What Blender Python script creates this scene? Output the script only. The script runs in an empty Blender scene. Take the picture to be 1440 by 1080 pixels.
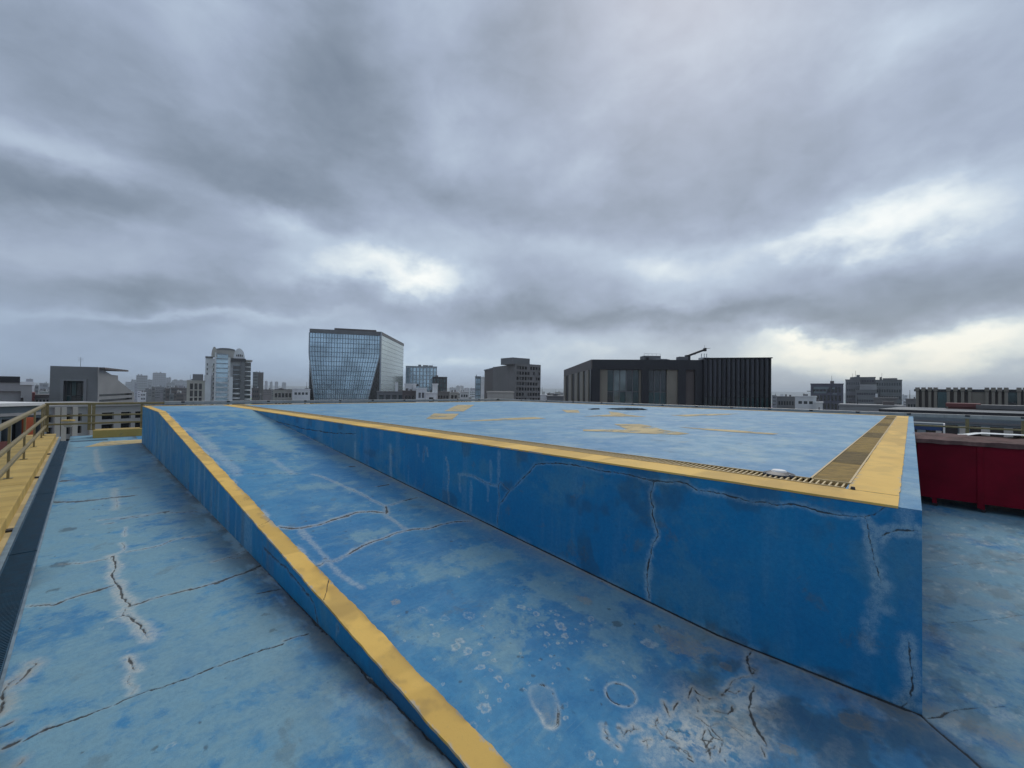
import bpy, bmesh, math, random
import numpy as np
from mathutils import Matrix, Vector

random.seed(7)
SC = bpy.context.scene
COL = SC.collection
R = math.radians

# ------------------------------------------------------------------ camera
# world axes: +Y runs along the ramp, +X along the right edge of the helipad
EYE = 1.65
FPX, YAW, PITCH, ROLL = 580.5, R(45.96), R(.88), R(.77)

def cam_dir(x, y):
    c, s = math.cos(ROLL), math.sin(ROLL)
    x, y = c * x - s * y, s * x + c * y
    z = math.cos(PITCH) - y * math.sin(PITCH)
    u = math.sin(PITCH) + y * math.cos(PITCH)
    return Vector((x * math.cos(YAW) + z * math.sin(YAW), -x * math.sin(YAW) + z * math.cos(YAW), u))

def ray(px, py):
    return cam_dir((px - 720) / FPX, (540 - py) / FPX)

cam = bpy.data.cameras.new('camera')
cam_ob = bpy.data.objects.new('camera', cam)
COL.objects.link(cam_ob)
fw = cam_dir(0, 0)
rt = (cam_dir(1, 0) - fw)
up = (cam_dir(0, 1) - fw)
m = Matrix((rt, up, -fw)).transposed().to_4x4()
m.translation = (0, 0, EYE)
cam_ob.matrix_world = m
cam.sensor_width = 36
cam.lens = 36 * FPX / 1440
cam.clip_start = .05
cam.clip_end = 20000
SC.camera = cam_ob

# ------------------------------------------------------------------ node helper
class NT:
    def __init__(s, tree):
        s.t = tree
        tree.nodes.clear()

    def n(s, kind, **kw):
        nd = s.t.nodes.new(kind)
        for k, v in kw.items():
            setattr(nd, k, v)
        return nd

    def put(s, sock, v):
        if hasattr(v, 'is_linked') or isinstance(v, bpy.types.NodeSocket):
            s.t.links.new(v, sock)
        else:
            if sock.type == 'RGBA' and not hasattr(v, '__len__'):
                v = (v, v, v, 1)
            if sock.type == 'RGBA' and len(v) == 3:
                v = (*v, 1)
            sock.default_value = v

    def math(s, op, a, b=0., c=0., clamp=False):
        nd = s.n('ShaderNodeMath', operation=op, use_clamp=clamp)
        s.put(nd.inputs[0], a); s.put(nd.inputs[1], b); s.put(nd.inputs[2], c)
        return nd.outputs[0]

    def vm(s, op, a, b=(0, 0, 0)):
        nd = s.n('ShaderNodeVectorMath', operation=op)
        s.put(nd.inputs[0], a); s.put(nd.inputs[1], b)
        return nd.outputs['Value'] if op in ('DOT_PRODUCT', 'LENGTH') else nd.outputs[0]

    def scale(s, v, f):
        nd = s.n('ShaderNodeVectorMath', operation='SCALE')
        s.put(nd.inputs[0], v); s.put(nd.inputs['Scale'], f)
        return nd.outputs[0]

    def mix(s, f, a, b, blend='MIX'):
        nd = s.n('ShaderNodeMix', data_type='RGBA', blend_type=blend)
        nd.clamp_factor = True
        s.put(nd.inputs[0], f); s.put(nd.inputs[6], a); s.put(nd.inputs[7], b)
        return nd.outputs[2]

    def noise(s, vec, scale, detail=4., rough=.55, dist=0.):
        nd = s.n('ShaderNodeTexNoise')
        s.put(nd.inputs['Vector'], vec)
        nd.inputs['Scale'].default_value = scale
        nd.inputs['Detail'].default_value = detail
        nd.inputs['Roughness'].default_value = rough
        nd.inputs['Distortion'].default_value = dist
        return nd.outputs['Fac']

    def ss(s, v, lo, hi, a=0., b=1.):
        nd = s.n('ShaderNodeMapRange', interpolation_type='SMOOTHSTEP')
        s.put(nd.inputs[0], v)
        nd.inputs[1].default_value = lo; nd.inputs[2].default_value = hi
        nd.inputs[3].default_value = a; nd.inputs[4].default_value = b
        return nd.outputs[0]

    def mapv(s, vec, sc=(1, 1, 1), loc=(0, 0, 0), rot=(0, 0, 0)):
        nd = s.n('ShaderNodeMapping')
        s.put(nd.inputs[0], vec)
        nd.inputs['Location'].default_value = loc
        nd.inputs['Rotation'].default_value = rot
        nd.inputs['Scale'].default_value = sc
        return nd.outputs[0]

    def attr(s, name):
        return s.n('ShaderNodeAttribute', attribute_name=name).outputs['Fac']

    def ramp(s, f, stops):
        nd = s.n('ShaderNodeValToRGB')
        s.put(nd.inputs[0], f)
        el = nd.color_ramp.elements
        while len(el) < len(stops):
            el.new(.5)
        for e, (p, c) in zip(el, stops):
            e.position = p; e.color = (*c, 1)
        return nd.outputs[0]

def srgb(r, g, b):
    f = lambda c: (c / 12.92 if c <= .04045 else ((c + .055) / 1.055) ** 2.4)
    return (f(r / 255), f(g / 255), f(b / 255))

# ------------------------------------------------------------------ sky and sun
SUN_EL, SUN_AZ = R(48), R(70)           # azimuth from +Y towards +X
world = bpy.data.worlds.new('World')
SC.world = world
world.use_nodes = True
w = NT(world.node_tree)
tc = w.n('ShaderNodeTexCoord').outputs['Generated']
D = w.vm('NORMALIZE', tc)
sep = w.n('ShaderNodeSeparateXYZ')
w.put(sep.inputs[0], D)
dz = sep.outputs['Z']
nish = w.n('ShaderNodeTexSky', sky_type='NISHITA', sun_disc=False)
nish.sun_elevation = SUN_EL
nish.sun_rotation = SUN_AZ
nish.air_density = 1.2; nish.dust_density = 3.
# the cloud deck seen in perspective: direction projected onto a flat layer
inv = w.math('DIVIDE', 1., w.math('ADD', w.math('MAXIMUM', dz, 0.), .24))
P = w.scale(D, inv)
P = w.vm('MULTIPLY', P, (1, 1, 0))
wn = w.n('ShaderNodeTexNoise'); w.put(wn.inputs['Vector'], P)
wn.inputs['Scale'].default_value = 1.1; wn.inputs['Detail'].default_value = 3
warp = w.scale(w.vm('SUBTRACT', wn.outputs['Color'], (.5, .5, .5)), .55)
P2 = w.vm('ADD', P, warp)
DC = w.vm('MULTIPLY', w.vm('ADD', D, w.scale(warp, .10)), (1., 1., 1.7))
n1 = w.noise(P2, .75, 4, .45)
n2 = w.noise(w.vm('ADD', DC, (7.3, 2.1, 4.)), 3.4, 6, .52, .25)
n3 = w.noise(w.vm('ADD', DC, (1.3, 9.1, 2.)), 11., 6, .58, .3)
val = w.math('ADD', w.math('MULTIPLY', w.math('SUBTRACT', n1, .5), .18),
             w.math('MULTIPLY', w.math('SUBTRACT', n2, .5), .56))
val = w.math('ADD', val, w.math('MULTIPLY', w.math('SUBTRACT', n3, .5), .25))
val = w.math('ADD', val, .50)
# big banks and gaps of the cloud deck, ragged by the same warp
wf = w.n('ShaderNodeTexNoise'); w.put(wf.inputs['Vector'], w.vm('MULTIPLY', D, (1., 1., 1.6)))
wf.inputs['Scale'].default_value = 5.5; wf.inputs['Detail'].default_value = 5; wf.inputs['Roughness'].default_value = .6
warp2 = w.scale(w.vm('SUBTRACT', wf.outputs['Color'], (.5, .5, .5)), .13)
DW = w.vm('NORMALIZE', w.vm('ADD', w.vm('ADD', D, w.scale(warp, .2)), warp2))

def bank(px, py, rx, ry, tilt, amp):
    """soft elliptical bank: centre, half sizes and tilt (degrees, clockwise)"""
    d = ray(px, py)
    ln = d.length
    c = d.normalized()
    ca, sa = math.cos(R(tilt)), math.sin(R(tilt))
    a = ray(px + rx * ca, py + rx * sa).normalized() - c
    b = ray(px - ry * sa, py + ry * ca).normalized() - c
    a -= c * a.dot(c); b -= c * b.dot(c)
    wa, wb = a.length, b.length
    a.normalize(); b = (b - a * b.dot(a)).normalized()
    u = w.math('MULTIPLY', w.vm('DOT_PRODUCT', DW, tuple(a)), 1 / wa)
    v = w.math('MULTIPLY', w.vm('DOT_PRODUCT', DW, tuple(b)), 1 / wb)
    u0 = c.dot(a) / wa; v0 = c.dot(b) / wb
    q = w.math('ADD', w.math('MULTIPLY', u, u), w.math('MULTIPLY', v, v))
    g = w.math('EXPONENT', w.math('MULTIPLY', q, -.7))
    front = w.math('GREATER_THAN', w.vm('DOT_PRODUCT', D, tuple(c)), 0.)
    return w.math('MULTIPLY', w.math('MULTIPLY', g, front), amp)

BANKS = [
    (480, 120, 95, 85, 20, -0.33), (340, 235, 160, 60, 28, -0.32), (110, 270, 170, 38, 12, -0.37),
    (600, 260, 110, 45, 15, -0.12), (900, 250, 200, 90, 0, -0.15), (1180, 190, 160, 60, -8, -0.12),
    (340, 355, 90, 24, 5, -0.24), (600, 432, 330, 22, 3, -0.21), (1280, 405, 230, 40, -3, -0.27),
    (200, 395, 190, 20, 4, -0.18), (740, 90, 60, 70, 0, -0.12), (1000, 445, 200, 14, 2, -0.20),
    (250, 462, 160, 9, 0, -0.07), (60, 90, 120, 60, 0, -0.06),
    (70, 190, 150, 26, 20, .22), (490, 374, 140, 32, 12, .42), (385, 315, 50, 18, 20, .24), (600, 392, 60, 14, 8, .20),
    (645, 200, 30, 60, -40, .14), (1290, 303, 160, 42, -10, .50), (1130, 335, 80, 18, -8, .25), (960, 374, 150, 30, 8, .24), (700, 345, 110, 30, 10, .14),
    (830, 255, 45, 20, 0, .14), (760, 218, 40, 18, 0, .08), (1250, 500, 230, 24, -2, .50), (1110, 492, 60, 9, 6, .26),
    (240, 445, 190, 8, 0, .18), (1300, 45, 130, 34, -22, .20), (780, 478, 150, 16, 0, .16), (300, 60, 60, 60, 40, .08),
    (1400, 480, 120, 26, -4, .34), (560, 90, 40, 60, 0, .03),
    (720, 512, 170, 20, 0, .26), (1120, 515, 90, 16, 0, .20), (560, 505, 120, 12, 0, .10),
]
for b in BANKS:
    val = w.math('ADD', val, bank(*b))
# towards the horizon the deck closes to an even veil
veil = w.ss(dz, .0, .14, 1., 0.)
val = w.mix(w.math('MULTIPLY', veil, .40), val, .53)
cloud = w.ramp(val, [(.0, srgb(99, 113, 130)), (.22, srgb(128, 141, 158)), (.45, srgb(155, 168, 189)),
                     (.68, srgb(181, 196, 214)), (.86, srgb(220, 230, 235)), (1., srgb(248, 251, 248))])
# the light comes from the right: greener blue over there, cream where the deck thins low down
az = w.math('ADD', w.math('MULTIPLY', w.vm('DOT_PRODUCT', D, (rt.x, rt.y, 0)), .5), .5)
cream = w.math('MULTIPLY', w.math('MULTIPLY', w.ss(az, .36, .8), w.ss(dz, .04, .22, 1., 0.)), .75)
cloud = w.mix(cream, cloud, w.mix(1., cloud, (1.09, 1.03, .90), 'MULTIPLY'))
lowblue = w.math('MULTIPLY', w.ss(az, .75, .3), w.ss(dz, .0, .2, 1., 0.))
cloud = w.mix(lowblue, cloud, w.mix(1., cloud, (.90, 1.0, 1.07), 'MULTIPLY'))
SKY_STRENGTH = .1
CLOUD_GAIN = 1.0
cl10 = w.mix(1., cloud, (CLOUD_GAIN / SKY_STRENGTH,) * 3, 'MULTIPLY')
skycol = w.mix(.94, nish.outputs[0], cl10)
bg = w.n('ShaderNodeBackground')
w.put(bg.inputs[0], skycol)
bg.inputs[1].default_value = SKY_STRENGTH
wo = w.n('ShaderNodeOutputWorld')
w.t.links.new(bg.outputs[0], wo.inputs[0])

sun = bpy.data.lights.new('sun', 'SUN')
sun.energy = 1.5
sun.angle = R(35)
sun.color = (1., .95, .88)
sun_ob = bpy.data.objects.new('sun', sun)
COL.objects.link(sun_ob)
sd = Vector((math.sin(SUN_AZ) * math.cos(SUN_EL), math.cos(SUN_AZ) * math.cos(SUN_EL), math.sin(SUN_EL)))
sun_ob.rotation_euler = sd.to_track_quat('Z', 'Y').to_euler()
sun_ob.location = (0, 0, 80)

SC.view_settings.view_transform = 'Standard'
SC.view_settings.look = 'None'
SC.view_settings.exposure = 0.12
SC.view_settings.gamma = 1.0
SC.view_settings.use_curve_mapping = False
SC.render.engine = 'CYCLES'
SC.cycles.max_bounces = 6
SC.cycles.diffuse_bounces = 3
SC.cycles.glossy_bounces = 3
SC.cycles.transmission_bounces = 2
SC.cycles.volume_bounces = 0
SC.cycles.use_denoising = True

# ------------------------------------------------------------------ mesh helpers
def link(name, me, mat=None, parent=None):
    o = bpy.data.objects.new(name, me)
    COL.objects.link(o)
    if mat is not None and me is not None and not me.materials:
        me.materials.append(mat)
    if parent is not None:
        o.parent = parent
    return o

def tag(o, label=None, cat=None, group=None, kind=None):
    if label: o['label'] = label
    if cat: o['category'] = cat
    if group: o['group'] = group
    if kind: o['kind'] = kind
    return o

def thing(name, label, cat, loc=(0, 0, 0), rz=0., group=None):
    o = bpy.data.objects.new(name, None)
    o.empty_display_size = .3
    COL.objects.link(o)
    o.location = loc
    o.rotation_euler = (0, 0, rz)
    return tag(o, label, cat, group)

class MB:
    def __init__(s):
        s.v = []; s.f = []

    def quad(s, *p):
        i = len(s.v); s.v += [tuple(q) for q in p]; s.f.append(tuple(range(i, i + len(p)))); return s

    def box(s, x0, x1, y0, y1, z0, z1):
        i = len(s.v)
        s.v += [(x0, y0, z0), (x1, y0, z0), (x1, y1, z0), (x0, y1, z0), (x0, y0, z1), (x1, y0, z1), (x1, y1, z1), (x0, y1, z1)]
        for f in ((0, 3, 2, 1), (4, 5, 6, 7), (0, 1, 5, 4), (1, 2, 6, 5), (2, 3, 7, 6), (3, 0, 4, 7)):
            s.f.append(tuple(i + k for k in f))
        return s

    def prism(s, foot, z0, z1):
        """vertical prism on a footprint (counter-clockwise); z1 a number or one per corner"""
        n = len(foot); i = len(s.v)
        zt = z1 if hasattr(z1, '__len__') else [z1] * n
        s.v += [(p[0], p[1], z0) for p in foot] + [(p[0], p[1], z) for p, z in zip(foot, zt)]
        s.f.append(tuple(i + n - 1 - k for k in range(n)))
        s.f.append(tuple(i + n + k for k in range(n)))
        for k in range(n):
            l = (k + 1) % n
            s.f.append((i + k, i + l, i + n + l, i + n + k))
        return s

    def bar(s, a, b, wd, ht, roll_up=(0, 0, 1)):
        """rectangular bar from a to b"""
        a, b = Vector(a), Vector(b)
        d = (b - a).normalized()
        u = Vector(roll_up)
        if abs(d.dot(u)) > .98: u = Vector((0, 1, 0))
        sx = d.cross(u).normalized() * wd / 2
        sy = sx.cross(d).normalized() * ht / 2
        i = len(s.v)
        for p in (a, b):
            s.v += [tuple(p - sx - sy), tuple(p + sx - sy), tuple(p + sx + sy), tuple(p - sx + sy)]
        for f in ((0, 1, 2, 3), (7, 6, 5, 4), (0, 4, 5, 1), (1, 5, 6, 2), (2, 6, 7, 3), (3, 7, 4, 0)):
            s.f.append(tuple(i + k for k in f))
        return s

    def tube(s, a, b, r0, r1=None, n=8):
        a, b = Vector(a), Vector(b)
        r1 = r0 if r1 is None else r1
        d = (b - a).normalized()
        u = Vector((0, 0, 1)) if abs(d.z) < .9 else Vector((1, 0, 0))
        x = d.cross(u).normalized(); y = d.cross(x).normalized()
        i = len(s.v)
        for p, r in ((a, r0), (b, r1)):
            for k in range(n):
                t = 2 * math.pi * k / n
                s.v.append(tuple(p + x * r * math.cos(t) + y * r * math.sin(t)))
        for k in range(n):
            l = (k + 1) % n
            s.f.append((i + k, i + n + k, i + n + l, i + l))
        s.f.append(tuple(i + k for k in range(n)))
        s.f.append(tuple(i + 2 * n - 1 - k for k in range(n)))
        return s

    def mesh(s, name):
        me = bpy.data.meshes.new(name)
        me.from_pydata(s.v, [], s.f)
        bm = bmesh.new(); bm.from_mesh(me)
        bmesh.ops.recalc_face_normals(bm, faces=bm.faces)
        bm.to_mesh(me); bm.free()
        return me

    def build(s, name, mat, parent=None, bevel=0., smooth=False):
        me = s.mesh(name)
        if bevel:
            bm = bmesh.new(); bm.from_mesh(me)
            bmesh.ops.bevel(bm, geom=[e for e in bm.edges if len(e.link_faces) == 2 and e.calc_face_angle(0) > .6], offset=bevel, segments=2, affect='EDGES', profile=.6)
            bm.to_mesh(me); bm.free()
        if smooth:
            me.polygons.foreach_set('use_smooth', [True] * len(me.polygons))
        return link(name, me, mat, parent)

# value noise on numpy arrays
def _h(ix, iy, seed):
    n = (ix * 374761393 + iy * 668265263 + seed * 974711) & 0xffffffff
    n = ((n ^ (n >> 13)) * 1274126177) & 0xffffffff
    n = n ^ (n >> 16)
    return (n & 0xffff) / 65535.

def vnoise(x, y, seed=0):
    x0 = np.floor(x).astype(np.int64); y0 = np.floor(y).astype(np.int64)
    fx = x - x0; fy = y - y0
    fx = fx * fx * (3 - 2 * fx); fy = fy * fy * (3 - 2 * fy)
    a = _h(x0, y0, seed); b = _h(x0 + 1, y0, seed); c = _h(x0, y0 + 1, seed); d = _h(x0 + 1, y0 + 1, seed)
    return (a * (1 - fx) + b * fx) * (1 - fy) + (c * (1 - fx) + d * fx) * fy

def fbm(x, y, seed=0, o=4, g=.5):
    t = 0.; a = 1.; n = 0.
    for k in range(o):
        t = t + a * vnoise(x * 2 ** k, y * 2 ** k, seed + 17 * k); n += a; a *= g
    return t / n

def sst(x, a, b):
    t = np.clip((x - a) / (b - a), 0, 1)
    return t * t * (3 - 2 * t)

def spaced(a, b, d0, k, c=0.):
    """positions from a to b, the step growing with the square of the distance from c"""
    out = [a]; p = a
    while p < b:
        p += max(d0, k * (p - c) ** 2); out.append(p)
    out = np.array(out)
    return a + (out - a) * (b - a) / (out[-1] - a)

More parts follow.
